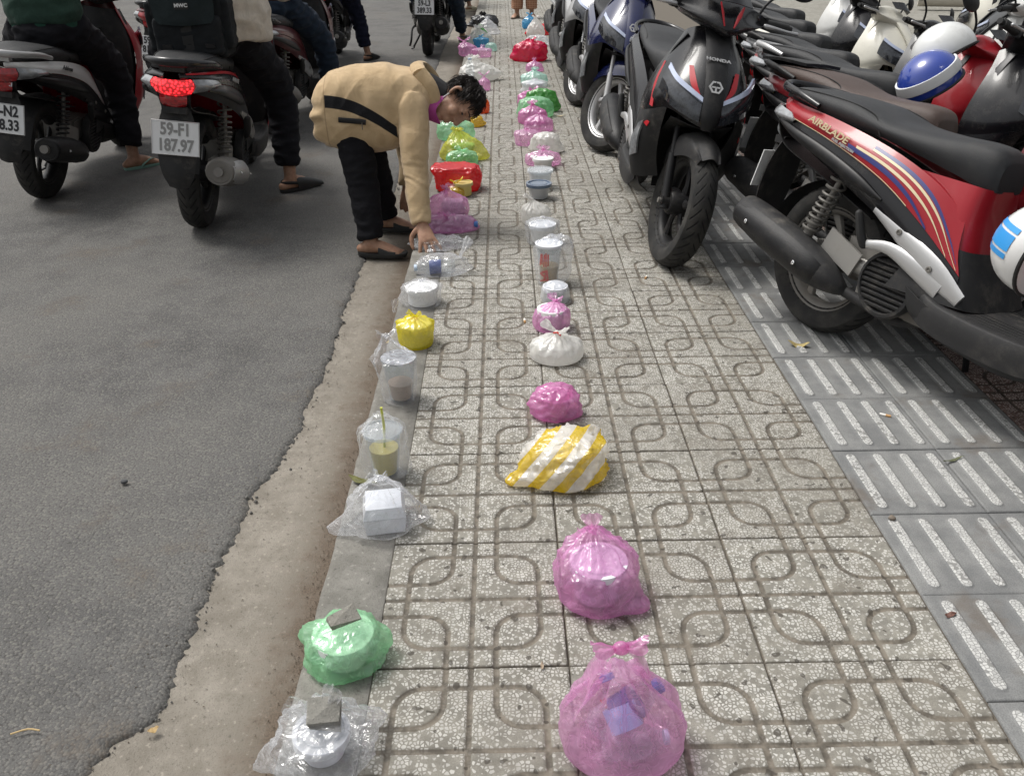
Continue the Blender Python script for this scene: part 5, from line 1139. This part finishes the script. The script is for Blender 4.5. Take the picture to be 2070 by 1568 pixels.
def bowl(label, x, y, r, h, mat, lid=None, z=.004, taper=.72, name='food_bowl', rim=.006, liq=None, free=False):
    if not free and LAST:      # a tub stands inside the bag it came in
        x, y = LAST['x'], LAST['y']; r = min(r, .80*min(LAST['rx'], LAST['ry'])); h = min(h, .60*LAST['h']); rim = min(rim, .004)
    o = MB().lathe([(.001, 0), (r*taper, 0), (r*taper+.004, .003), (r*.97, h*.9), (r*.985, h), (r+rim, h), (r+rim, h+.004), (r*.97, h+.003), (r*.94, h*.88), (r*taper-.004, .006), (.001, .006)], n=40).build(name, mat); o.location = (x, y, z); tag(o, label, 'bowl', IN)
    if lid: MB().lathe([(.001, h+.008), (r*.72, h+.008), (r*.76, h+.004), (r*.90, h+.005), (r*.94, h+.010), (r+rim+.002, h+.010), (r+rim+.003, h+.002), (r+rim+.003, h-.006), (r+rim, h-.006)], n=40).build('lid', lid, o)
    if liq: MB().lathe([(.001, .008), (r*taper-.006, .008), (r*.93*(taper+(1-taper)*.7)/1, h*.66), (.001, h*.66)], n=32).build('sauce', liq, o)
    return o
def cup(label, x, y, r, h, mat, liq, lv, lidm=None, dome=False, z=.004, taper=.70, straw=None, seal=None, tilt=0):
    o = MB().lathe([(.001, 0), (r*taper, 0), (r, h), (r+.004, h), (r+.004, h+.004), (r-.001, h+.003), (r*taper-.002, .004), (.001, .004)], n=36).build('drink_cup', mat); o.location = (x, y, z); o.rotation_euler = (tilt, 0, 0); tag(o, label, 'cup', IN)
    a = taper+(1-taper)*lv
    MB().lathe([(.001, .006), (r*taper-.004, .006), (r*a-.004, h*lv), (.001, h*lv)], n=32).build('drink', liq, o)
    if lidm: MB().lathe([(r+.005, h-.004), (r+.006, h+.006), (r*.94, h+.008), (r*.90, h+.004), (r*.3, h+.007), (.001, h+.007)], n=36).build('lid', lidm, o)
    if seal: MB().lathe([(.001, h+.006), (r*.5, h+.007), (r+.003, h+.005), (r+.004, h)], n=36).build('foil_seal', seal, o)
    if straw: MB().tube([(0, 0, h*.3), (.006, .0, h+.02), (.004, -.004, h+.075)], .0035, 8).build('straw', straw, o)
    return o
def bottle(label, x, y, z, L, r, d, label_m=None, cap=CAPB, roll=0):
    o = MB().lathe([(.001, 0), (r*.8, 0), (r, .008), (r, L*.25), (r*.93, L*.30), (r, L*.36), (r, L*.62), (r*.92, L*.70), (r*.55, L*.84), (r*.40, L*.90), (r*.40, L*.955), (.001, L*.96)], n=28).build('water_bottle', CLEAR)
    q = Vector(d).normalized().to_track_quat('Z', 'Y'); o.rotation_mode = 'QUATERNION'; o.rotation_quaternion = q; o.location = (x, y, z); tag(o, label, 'bottle', IN)
    MB().lathe([(.001, L*.93), (r*.46, L*.93), (r*.46, L), (.001, L)], n=18).build('cap', cap, o)
    if label_m: MB().lathe([(r+.0008, L*.34), (r+.001, L*.345), (r+.001, L*.62), (r+.0008, L*.625)], n=28).build('label_band', label_m, o)
    MB().lathe([(.001, L*.02), (r*.9, L*.02), (r*.9, L*.3), (.001, L*.3)], n=20).build('water', plain('water', (.55, .58, .62), .1), o) if False else None
    return o
def foambox(label, x, y, w_, d, h, rz, mat=W_FOAM, z=.004):
    o = empty('takeaway_box', (x, y, z), rz, label, 'box', IN)
    MB().box((0, 0, h*.3), (w_*.9, d*.9, h*.6), taper=1.1).build('base', mat, o, bevel=.008); MB().box((0, 0, h*.8), (w_, d, h*.36), taper=.84).build('lid', mat, o, bevel=.008); return o
# ---- left row, on the kerb, near to far
bag('clear plastic bag with a concrete chunk on it, nearest on the kerb', -.062, -.275, .16, .085, 'clear', DOME, .15, 11, .12, .10, ((.6, .5, .3), (3.4, .45, .1)), ears=2, earlen=.45, eardir=(1.0, 2.9))
bowl('pale bowl in the clear bag nearest on the kerb', -.062, -.20, .046, .046, plain('lilac foam', (.62, .62, .68), .5), TUB)
bag('green bag pulled over a bowl with a broken tile on top', -.058, -.042, .148, .098, 'green', DOME, .14, 5, .10, .05, ((.2, .22, .45), (2.9, .25, .6)), ears=0)
bowl('white foam bowl inside the green bag on the kerb', -.058, .028, .060, .072, W_FOAM, W_FOAM)
bag('clear bag tied at the top holding a takeaway box, corner trailing left', -.035, .405, .165, .145, 'clear', SACK, .15, 21, .09, .16, ((3.45, .75, .02), (.15, .42, .05)), ears=3, earlen=.16)
foambox('white takeaway box in the clear tied bag on the kerb', -.030, .48, .105, .10, .075, .15, W_LID)
bag('clear bag around an iced tea cup with a straw', -.055, .648, .122, .190, 'vclear', [(0, .02), (0, .72), (.02, .82), (.3, .90), (.62, 1.0), (.74, .98), (.84, .7), (.93, .42), (1.0, .3)], .11, 31, .05, .10, ((.1, .35, .12), (3.3, .12, .3)), ears=0)
cup('clear cup of pale yellow iced tea with lid and straw', -.055, .708, .049, .132, CLEAR, TEA, .62, CLEAR2, straw=plain('green straw', (.50, .52, .06), .4))
ear((-.045, .72, .165), (-.03, .70, .225), .018, 4).build('bag_mouth', FILM['clear'], bpy.data.objects['drink_cup'])
bag('clear bag with tall pulled-up handles around a milk tea cup', -.06, 1.062, .132, .220, 'vclear', [(0, .02), (0, .62), (.02, .72), (.3, .82), (.60, .95), (.66, .92), (.76, .62), (.9, .28), (1.0, .12)], .12, 41, .05, .14, (), (-.03, .02), ears=2, earlen=.30, eardir=(3.3, .1))
cup('cup of brown milk tea with foil seal', -.055, 1.128, .052, .140, CLEAR, MILK, .42, None, seal=FOIL)
bag('bright yellow bag knotted over a round bowl', -.043, 1.47, .128, .112, 'yellow', WRAP, .125, 51, .025, .12, (), ears=3, earlen=.30)
bowl('round white bowl inside the bright yellow bag', -.043, 1.533, .054, .075, W_FOAM, W_FOAM, taper=.9)
bag('frosted bag knotted with a rubber band over a round white tub', -.050, 1.835, .150, .10, 'clear', WRAP, .14, 61, .03, .12, ((3.3, .28, .25),), ears=3, earlen=.14)
bowl('round white tub in the frosted bag behind the yellow bag', -.046, 1.905, .062, .070, W_FOAM, W_FOAM, taper=.92)
MB().tube([(-.0+.012*math.cos(a), .012*math.sin(a), .096) for a in [k*PI/8 for k in range(17)]], .002, 5).build('rubber_band', plain('orange rubber', (.7, .3, .02), .5), bpy.data.objects['plastic_bag.005'])
bag('white bag knotted at the right over a lying water bottle', .005, 2.185, .205, .085, 'clear', DOME, .10, 71, .09, .12, ((.3, .25, .2),), ears=0)
ear((.085, 2.24, .07), (.125, 2.26, .155), .03, 7).build('bag_ear', FILM['frost'], bpy.data.objects['plastic_bag.006']).matrix_parent_inverse = bpy.data.objects['plastic_bag.006'].matrix_basis.inverted()
bottle('small water bottle with dark blue label in the white bag', .065, 2.235, .034, .175, .030, (-1, -.06, -.02), LBL, CAPW)
bag('empty clear bag lying crumpled by the reaching hand', -.03, 2.52, .20, .040, 'clear', DOME, .12, 81, .16, .10, ((.2, .4, .2), (2.8, .3, .2)), ears=0)
bag('pink bag wrapped around a lying bottle with blue cap', .0, 2.765, .265, .078, 'pink', DOME, .10, 91, .07, .10, ((.15, .12, .2),), ears=2, earlen=.10)
bottle('lying water bottle with blue cap in the pink bag', -.115, 2.815, .036, .265, .034, (1, -.03, -.01), None, CAPB)
bag('large pink bag over a white box behind the bottle', -.008, 2.965, .205, .150, 'pink', KNOT, .15, 101, .05, .14, (), ears=2, earlen=.16)
foambox('white takeaway box in the large pink bag behind the bottle', .02, 3.035, .12, .10, .085, .1)
bag('small amber yellow bag in front of the red bag', .02, 3.37, .10, .075, 'gold', KNOT, .09, 111, .05, .14, (), ears=2, earlen=.4)
bowl('pale yellow tub beside the red bag', .055, 3.43, .046, .062, plain('yellow tub', (.62, .52, .16), .45), plain('yellow lid', (.60, .50, .20), .4), taper=.9, free=True)
bag('big opaque red bag wrapped square around a box', .022, 3.485, .245, .135, 'red', [(0, .02), (0, .84), (.02, .9), (.2, .95), (.7, 1.0), (.88, .97), (.97, .8), (1.0, .02)], .16, 121, .06, .02, ((.1, .06, .5),), ears=0, square=.45, neck=(-.02, 0))
bag('small green bag with scraps on top behind the red bag', .02, 4.06, .17, .085, 'green', DOME, .13, 131, .12, .12, (), ears=2, earlen=.3)
bag('large yellow green bag knotted over a green tub', .022, 4.17, .265, .185, 'lime', SACK, .20, 141, .06, .16, ((-.3, .32, .05), (3.5, .12, .1)), (-.03, 0), ears=3, earlen=.12)
bowl('pale green tub inside the yellow green bag', -.03, 4.26, .070, .075, plain('green tub', (.22, .55, .36), .4), plain('green lid', (.30, .62, .42), .3), taper=.85)
bag('light green bag behind the yellow green bag', -.05, 4.75, .24, .16, 'green', KNOT, .16, 151, .07, .16, (), ears=2, earlen=.2)
bag('small golden yellow bag just behind the bending person\'s face', .07, 5.2, .11, .085, 'gold', DOME, .10, 161, .12, .1, ((.1, .4, .2),), ears=0)
bag('orange bag beyond the bending head', .10, 5.70, .14, .145, 'orange', KNOT, .10, 171, .05, .12, (), ears=1, earlen=.2)
bag('narrow pink bag with thin handles beyond the head', .115, 6.75, .105, .12, 'pink', KNOT, .09, 181, .05, .12, (), ears=2, earlen=.6)
bag('white bag with a clear bottle showing beyond the head', .05, 7.22, .33, .20, 'milk', SACK, .22, 191, .08, .14, ((.2, .35, .3),), (-.05, 0), ears=2, earlen=.2)
bottle('clear upright bottle in front of the white bag', -.02, 7.16, .003, .22, .04, (0, 0, 1), None, CAPW)
bag('pink bag gathered to the left on the kerb', -.10, 8.95, .20, .16, 'pink', KNOT, .15, 201, .08, .14, ((2.6, .4, .8),), (-.05, 0), ears=2, earlen=.5)
bag('flat pink bag around a tub in front of the blue bag', .05, 8.85, .21, .10, 'pale', WRAP, .16, 203, .05, .12, (), ears=1, earlen=.3)
bag('blue bag standing upright on the kerb edge', .03, 9.60, .17, .135, 'blue', WRAP, .13, 211, .05, .12, (), ears=2, earlen=.2)
bag('clear bag with a water jug right of the blue bag', .15, 9.36, .13, .09, 'mint', DOME, .12, 213, .06, .1, (), ears=0)
bag('white bag printed green behind the blue bag', .0, 9.82, .33, .19, 'milk', SACK, .22, 221, .07, .14, (), ears=2, earlen=.25)
bag('leafy green bag inside the white bag behind the blue bag', .03, 9.95, .16, .215, 'dgreen', KNOT, .13, 223, .06, .12, (), ears=1, earlen=.2)
bag('tall clear bag near the far end of the kerb row', .085, 11.0, .26, .20, 'frost', SACK, .22, 231, .06, .16, ((-.4, .4, .1),), ears=2, earlen=.15)
bag('black bag at the far end of the kerb row', .03, 11.9, .36, .16, 'black', DOME, .24, 241, .10, .12, ((3.3, .35, .1),), ears=1, earlen=.2)
# ---- right row, near to far
b1 = bag('large pink carrier bag of bottles with tied handles, nearest the camera', .482, -.285, .214, .190, 'pale', [(0, .02), (0, .76), (.02, .92), (.12, 1.0), (.34, 1.02), (.56, .88), (.76, .64), (.92, .42), (1.0, .34)], .17, 301, .032, .24, (), (-.012, 0), ears=0, n=96, m=60)
for s_, a_ in ((-1, .3), (1, -.3)):
    MB().patch([[(s_*.062-.012, -.030, .150), (s_*.055-.012, .0, .165), (s_*.062-.012, .030, .150)], [(s_*.045-.012, -.022, .205), (s_*.040-.012, 0, .212), (s_*.045-.012, .022, .205)], [(s_*.018-.012, -.010, .238), (s_*.016-.012, 0, .241), (s_*.018-.012, .010, .238)], [(-.012, -.006, .246), (-.012, 0, .248), (-.012, .006, .246)]], 10, 14, 0).build('handle', FILM['pale'], b1)
MB().sphere((-.012, 0, .248), (.015, .012, .012), 14, 10).build('knot', FILM['hot'], b1)
ear((-.012, 0, .248), (-.062, -.012, .262), .017, 3).build('bag_ear', FILM['hot'], b1); ear((-.012, 0, .248), (.030, -.008, .272), .019, 8).build('bag_ear', FILM['hot'], b1)
bottle('water bottle with sky blue label in the large pink bag', .508, -.245, .030, .150, .030, (-.30, .55, .55), LBL2, CAPB)
tx = link('lettering', text_mesh('Aquafina', .022, .0005, .0005, .9), REDINK, bpy.data.objects['water_bottle.003']); tx.matrix_local = Matrix.Translation((.0, -.0325, .08)) @ Matrix.Rotation(PI/2, 4, 'X') @ Matrix.Rotation(R_(75), 4, 'Z')
bottle('bottle with dark blue label lying in the large pink bag', .435, -.185, .036, .15, .030, (.5, .05, .42), LBL, CAPB)
bottle('clear bottle lying at the right in the large pink bag', .445, -.222, .034, .12, .029, (1, .1, .05), None, CAPW)
bag('loose pink bag over a lidded round tub', .478, .128, .165, .155, 'pink', [(0, .02), (0, .86), (.02, .98), (.15, 1.02), (.5, .96), (.66, .80), (.84, .45), (.97, .16)], .16, 311, .08, .18, ((-.55, .45, .05), (2.6, .22, .3), (.5, .2, .5)), (-.01, .04), ears=2, earlen=.30, n=96, m=60)
bowl('lidded round tub inside the loose pink bag', .475, .205, .058, .085, plain('lilac tub', (.55, .42, .55), .3), W_LID, taper=.8)
bag('yellow and white striped bag slumped over a tub', .430, .602, .205, .120, 'stripe', DOME, .16, 321, .13, .08, ((3.5, .50, .05), (.9, .40, .6)), (.035, .03), ears=0, n=96, m=60)
bowl('white tub inside the yellow striped bag', .43, .675, .055, .075, W_FOAM, W_FOAM)
bag('pink bag pulled smooth over a bowl', .430, .958, .135, .098, 'hot', DOME, .12, 331, .10, .06, ((3.3, .2, .4), (-.3, .15, .1)), ears=0)
bowl('white bowl under the smooth pink bag', .430, 1.02, .052, .062, plain('pink bowl', (.70, .40, .58), .4), None)
bag('white carrier bag knotted flat with a red tie', .455, 1.33, .178, .098, 'milk', KNOT, .15, 341, .03, .16, (), ears=2, earlen=.32, eardir=(2.6, 5.6))
MB().tube([(-.012, -.01, .098), (.0, -.02, .104), (.012, -.026, .094)], .003, 6).build('red_tie', REDINK, bpy.data.objects[bpy.data.objects['plastic_bag'].name] if False else list(o for o in COL.objects if o.get('label') == 'white carrier bag knotted flat with a red tie')[0])
bag('round pink bag gathered in a frill on top', .450, 1.592, .130, .112, 'pink', KNOT, .125, 351, .05, .18, (), (.015, 0), ears=3, earlen=.30)
bowl('pale tub inside the round pink frilled bag', .450, 1.655, .048, .065, W_FOAM, W_FOAM)
bag('frosted bag tight over a small round bowl', .478, 1.86, .112, .082, 'frost', DOME, .11, 361, .03, .06, (), ears=0)
bowl('small cloudy bowl in the frosted bag', .478, 1.915, .047, .062, TUB, W_LID)
bag('clear printed bag slipped half over an orange drink cup', .475, 2.05, .145, .19, 'clear', [(0, .02), (0, .70), (.02, .78), (.35, .86), (.65, 1.0), (.82, .95), (.95, .7), (1.0, .5)], .12, 371, .07, .10, ((.1, .25, .3),), (.02, .02), ears=2, earlen=.25, eardir=(.4, 3.6))
c8 = cup('tall cup of orange drink with red print', .462, 2.105, .052, .165, CLEAR2, JUICE, .46, W_LID)
for k, (a, z, w1, h1, tl) in enumerate([(3.9, .112, .006, .05, .1), (4.05, .115, .006, .045, 0), (4.25, .11, .005, .055, .05), (4.42, .112, .005, .06, 0), (4.6, .113, .005, .05, 0), (3.95, .045, .022, .008, .4), (4.25, .060, .03, .009, -.35), (4.3, .038, .008, .04, .3), (4.55, .036, .007, .045, -.1), (4.1, .02, .035, .006, -.3)]):
    r = .052*(.70+.30*z/.165)+.0015; d = Vector((math.cos(a), math.sin(a), 0)); o = MB().box((0, 0, 0), (w1, .001, h1), (0, tl, 0)).build('red_print', REDINK, c8, smooth=False); o.location = (d.x*r, d.y*r, z); o.rotation_euler = (0, 0, a+PI/2)
bag('clear bag over a tall white soup tub', .458, 2.555, .150, .125, 'clear', WRAP, .145, 381, .05, .08, ((-.2, .2, .2),), ears=0)
bowl('tall white soup tub with wide lid', .455, 2.628, .062, .088, W_FOAM, W_LID, taper=.78, rim=.010)
bag('white bag twisted into a tall knot at the left', .440, 2.85, .138, .125, 'milk', KNOT, .13, 391, .05, .20, (), (-.02, 0), ears=2, earlen=.42, eardir=(2.7, 3.4))
bowl('clear tub of dark sauce with blue tinted lid', .470, 3.36, .062, .070, TUB, D_LID, taper=.72, liq=SOUP, free=True)
bowl('empty clear round tub with lid', .486, 3.575, .066, .090, TUB, CLEAR2, taper=.80, free=True)
bowl('small white tub with printed lid', .520, 3.99, .056, .052, W_FOAM, W_FOAM, taper=.85, free=True)
bag('flat pale pink bag tied with a dark tag', .525, 4.02, .205, .095, 'pale', KNOT, .15, 401, .05, .16, (), ears=2, earlen=.2)
bag('white bag tipped over a box with stripes', .556, 4.36, .185, .125, 'milk', DOME, .14, 411, .07, .1, ((-.2, .3, .1), (2.9, .2, .1)), ears=0)
bag('pale pink bag tight around a round bowl, left of its neighbour', .440, 4.57, .165, .105, 'pale', WRAP, .15, 421, .03, .12, (), ears=2, earlen=.15)
bag('pink bag with a dark clip on its knot', .535, 4.98, .195, .125, 'pink', KNOT, .16, 431, .05, .16, (), ears=2, earlen=.25)
bag('mauve pink bag leaning behind the clipped pink bag', .50, 5.26, .20, .14, 'hot', KNOT, .14, 433, .07, .16, (), ears=2, earlen=.25)
bag('pale green bag bulging beside the pink bags', .53, 5.5, .27, .145, 'green', DOME, .2, 441, .05, .1, (), ears=0)
bag('dark leaf green bag lying on the pale green one', .58, 5.72, .24, .175, 'dgreen', DOME, .12, 443, .10, .1, ((-.2, .3, .2),), ears=0)
bag('crumpled bright pink bag behind the green ones', .525, 6.0, .22, .11, 'hot', DOME, .15, 451, .10, .12, (), ears=2, earlen=.2)
bag('clear bag over a pale lilac bowl in the right row', .56, 6.48, .20, .125, 'frost', WRAP, .18, 461, .05, .12, ((3.3, .4, .15),), ears=2, earlen=.1)
bowl('white bowl in the clear bag far up the right row', .57, 6.57, .075, .085, W_FOAM, W_LID)
bag('clear bag with teal print behind the lilac bowl', .57, 6.9, .225, .14, 'mint', KNOT, .18, 471, .06, .18, (), ears=3, earlen=.15)
bag('pink bag over a small cup in front of the red bag', .60, 7.78, .16, .105, 'pink', KNOT, .13, 481, .06, .14, ((-.5, .3, .1),), ears=1, earlen=.3)
bag('rose red carrier bag standing wide in the right row', .585, 8.46, .33, .20, 'rose', [(0, .02), (0, .82), (.02, .92), (.2, 1.0), (.6, .98), (.8, .84), (.92, .6), (1.0, .3)], .22, 491, .08, .08, ((3.2, .3, .2),), ears=2, earlen=.18)
bag('crumpled clear bag right behind the rose red bag', .70, 9.7, .25, .12, 'frost', DOME, .2, 501, .12, .12, (), ears=0)
bag('white bag with looped black handles', .715, 10.6, .22, .24, 'milk', SACK, .17, 511, .06, .12, (), ears=2, earlen=.25)
bag('red bag peeking out behind the white bag', .80, 10.85, .33, .13, 'red', DOME, .22, 521, .08, .1, ((-.2, .4, .1), (3.3, .3, .1)), ears=0)
bag('blue bag at the feet of the standing person', .665, 11.65, .19, .18, 'blue', KNOT, .15, 531, .07, .14, (), ears=2, earlen=.3)
# ---- stones holding bags down
def chunk(name, label, loc, d, rz, mat, seed, tilt=(0, 0)):
    rr = random.Random(seed); m = MB().box((0, 0, 0), d); o = m.build(name, mat, smooth=False, bevel=.004); 
    for v in o.data.vertices: v.co += Vector((noise.noise(v.co*50+Vector((seed, 0, 0))), noise.noise(v.co*50+Vector((0, seed, 0))), noise.noise(v.co*50)))*.010
    o.location = loc; o.rotation_euler = (tilt[0], tilt[1], rz); tag(o, label, 'stone'); return o
chunk('broken_tile', 'broken grey floor tile piece lying on the green bag', (-.055, .030, .112), (.056, .03, .014), .6, M_SLAB, 1, (.35, -.1))
chunk('concrete_chunk', 'rough concrete chunk weighing down the nearest clear bag', (-.055, -.19, .088), (.058, .045, .032), .2, concrete_mat('rough chunk', (.19, .185, .165), (.30, .29, .26)), 2, (.25, .1))
# ---- litter
def leaf(label, loc, L, w_, rz, col, seed, name='fallen_leaf', cat_='leaf', curl=.5):
    rows = []
    for k in range(11):
        f = k/10; ww = w_*math.sin(min(1, f*1.02)*PI)**.8*.5+.0004; rows.append([(L*(f-.5), q*ww, curl*L*.22*(f-.5)**2*2+abs(q)*ww*.5*math.sin(f*5+seed)+.002+.004*noise.noise(Vector((f*3, q, seed)))) for q in (-1, -.5, 0, .5, 1)])
    o = MB().patch(rows, 8, 14, .0006).build(name, plain('leaf%d' % seed, col, .7, var=.3, nscale=60)); o.location = loc; o.rotation_euler = (0, 0, rz); tag(o, label, cat_); return o
leaf('long olive green leaf beside the clear tied bag on the kerb', (-.112, .655, .012), .095, .024, 2.65, (.10, .10, .022), 1)
leaf('curled yellow leaf near the red scooter rear wheel', (1.315, 1.465, .005), .075, .034, -.3, (.34, .27, .11), 2, curl=1.4)
leaf('thin dry grass blade on the ribbed tiles', (1.52, .72, .004), .075, .007, .35, (.12, .13, .07), 3)
leaf('reddish brown dead leaf on the ribbed strip', (1.235, .12, .004), .028, .012, .2, (.13, .06, .045), 4)
leaf('small yellow leaf in the gutter by the kerb', (-.165, 1.75, -.094), .05, .02, .6, (.40, .30, .09), 5)
leaf('pale pink petal scrap in the gutter by the tied bag', (-.165, .56, -.094), .035, .012, 1.9, (.42, .27, .20), 6)
leaf('tan seed pod on the tile joint by the pink bag', (.345, -.005, .004), .020, .006, 1.6, (.36, .28, .20), 7)
leaf('yellowed leaf scrap at the asphalt edge', (-.44, -.07, -.085), .022, .014, .5, (.42, .29, .13), 8)
leaf('green peel scrap beside the dark green bag', (.72, 5.55, .006), .09, .02, .3, (.50, .42, .28), 9)
def butt(label, loc, rz):
    o = MB().tube([(0, 0, .004), (.018, 0, .004)], .004, 10).build('cigarette_butt', plain('paper white', (.75, .73, .68), .7)); MB().tube([(-.014, 0, .0041), (.0005, 0, .0041)], .0041, 10).build('filter', plain('cork filter', (.50, .28, .11), .7), o); o.location = loc; o.rotation_euler = (0, 0, rz); tag(o, label, 'cigarette butt')
butt('cigarette butt in the middle of the pavement left of the pink frilled bag', (.352, 1.71, .0), 1.6); butt('cigarette butt between the ribbed bars', (1.43, .97, .0), 2.6); butt('cigarette butt in the far tile groove near the black scooter', (.875, 2.14, .0), 1.2)
def pebble(label, loc, r, seed, mat):
    m = MB().sphere((0, 0, 0), (r, r*.8, r*.6), 10, 7); m.v = [v*(1+.3*noise.noise(v*90+Vector((seed, 0, 0)))) for v in m.v]; o = m.build('pebble', mat); o.location = loc; tag(o, label, 'pebble')
pebble('dark grey pebble alone on the asphalt', (-.83, .80, -.076), .011, 1, plain('dark stone', (.05, .052, .055), .7)); pebble('brown stone chip on the first ribbed bar', (1.243, .46, .008), .010, 2, plain('brown stone', (.17, .14, .11), .8))
o = MB().tube([(-.72, -.08, -.078), (-.69, -.07, -.076), (-.665, -.072, -.078)], .0018, 6, smooth=3).build('twig', plain('pale twig', (.50, .36, .17), .7)); tag(o, 'pale thin twig on the asphalt near the broken edge', 'twig')
# ---- helmets
def helmet(label, loc, rot, col, stripes=None, s=1.):
    root = empty('helmet', loc, 0, label, 'helmet'); root.rotation_euler = rot
    prof = [(.118*math.cos(a), .118*math.sin(a)) for a in [R_(v) for v in range(-14, 91, 8)]]
    MB().lathe([(max(.001, r*s), z*s) for r, z in prof], n=40, sx=1.12).build('shell', col, root)
    MB().lathe([(.116*s, -.032*s), (.122*s, -.030*s), (.122*s, -.024*s), (.116*s, -.022*s)], n=40, sx=1.12, closed=True).build('rim', K['rubber'], root)
    if stripes:
        for w0, w1 in ((-.040, -.026), (-.020, .020), (.026, .040)):
            rows = []
            for a in [R_(v) for v in range(4, 177, 7)]:
                rows.append([Vector((.1195*1.12*s*math.cos(a)*math.cos(q/.118), .1195*s*math.sin(q/.118), .1195*s*math.sin(a)*math.cos(q/.118))) for q in (w0, (w0+w1)/2, w1)])
            MB().grid(rows).build('stripe', stripes, root)
    return root
helmet('white helmet with blue stripes hanging on the nearest red scooter', (1.63, .76, .60), (R_(-78), R_(12), R_(28)), plain('white helmet', (.74, .74, .73), .25, coat=.7), plain('sky blue stripe', (.04, .30, .70), .3))
hb_ = helmet('blue helmet with a white phone number band among the parked scooters', (2.02, 2.38, .74), (R_(-20), R_(-25), R_(35)), plain('blue helmet', (.02, .05, .30), .2, coat=.8))
MB().lathe([(.1205, .005), (.1212, .01), (.116, .045), (.113, .045)], n=40, sx=1.12).build('white_band', K['plate'], hb_)
helmet('white helmet resting above the blue helmet', (2.12, 2.52, .83), (R_(-30), R_(-20), R_(20)), plain('scuffed white helmet', (.66, .67, .66), .3, coat=.5, dust=.3))
MB().tube([(1.83, .70, .23), (1.835, .70, .17)], [.012, .016], 8).build('red_clip', plain('red clip', (.5, .015, .015), .4)); tag(bpy.data.objects['red_clip'], 'small red clip hanging under the striped helmet', 'clip')
# ---- wall and pipe at the far right
o = struct(MB().box((11, 13.2, .35), (6, .5, .7), (0, 0, -.25)).build('stone_step', M_SLAB, smooth=False))
pp = MB().tube([(6.9, 13.6, .16), (11.5, 11.9, .16)], .11, 20).build('beige_pipe', plain('beige pipe', (.45, .42, .36), .5, dust=.3)); tag(pp, 'thick beige pipe lying on the ground behind the parked scooters', 'pipe')
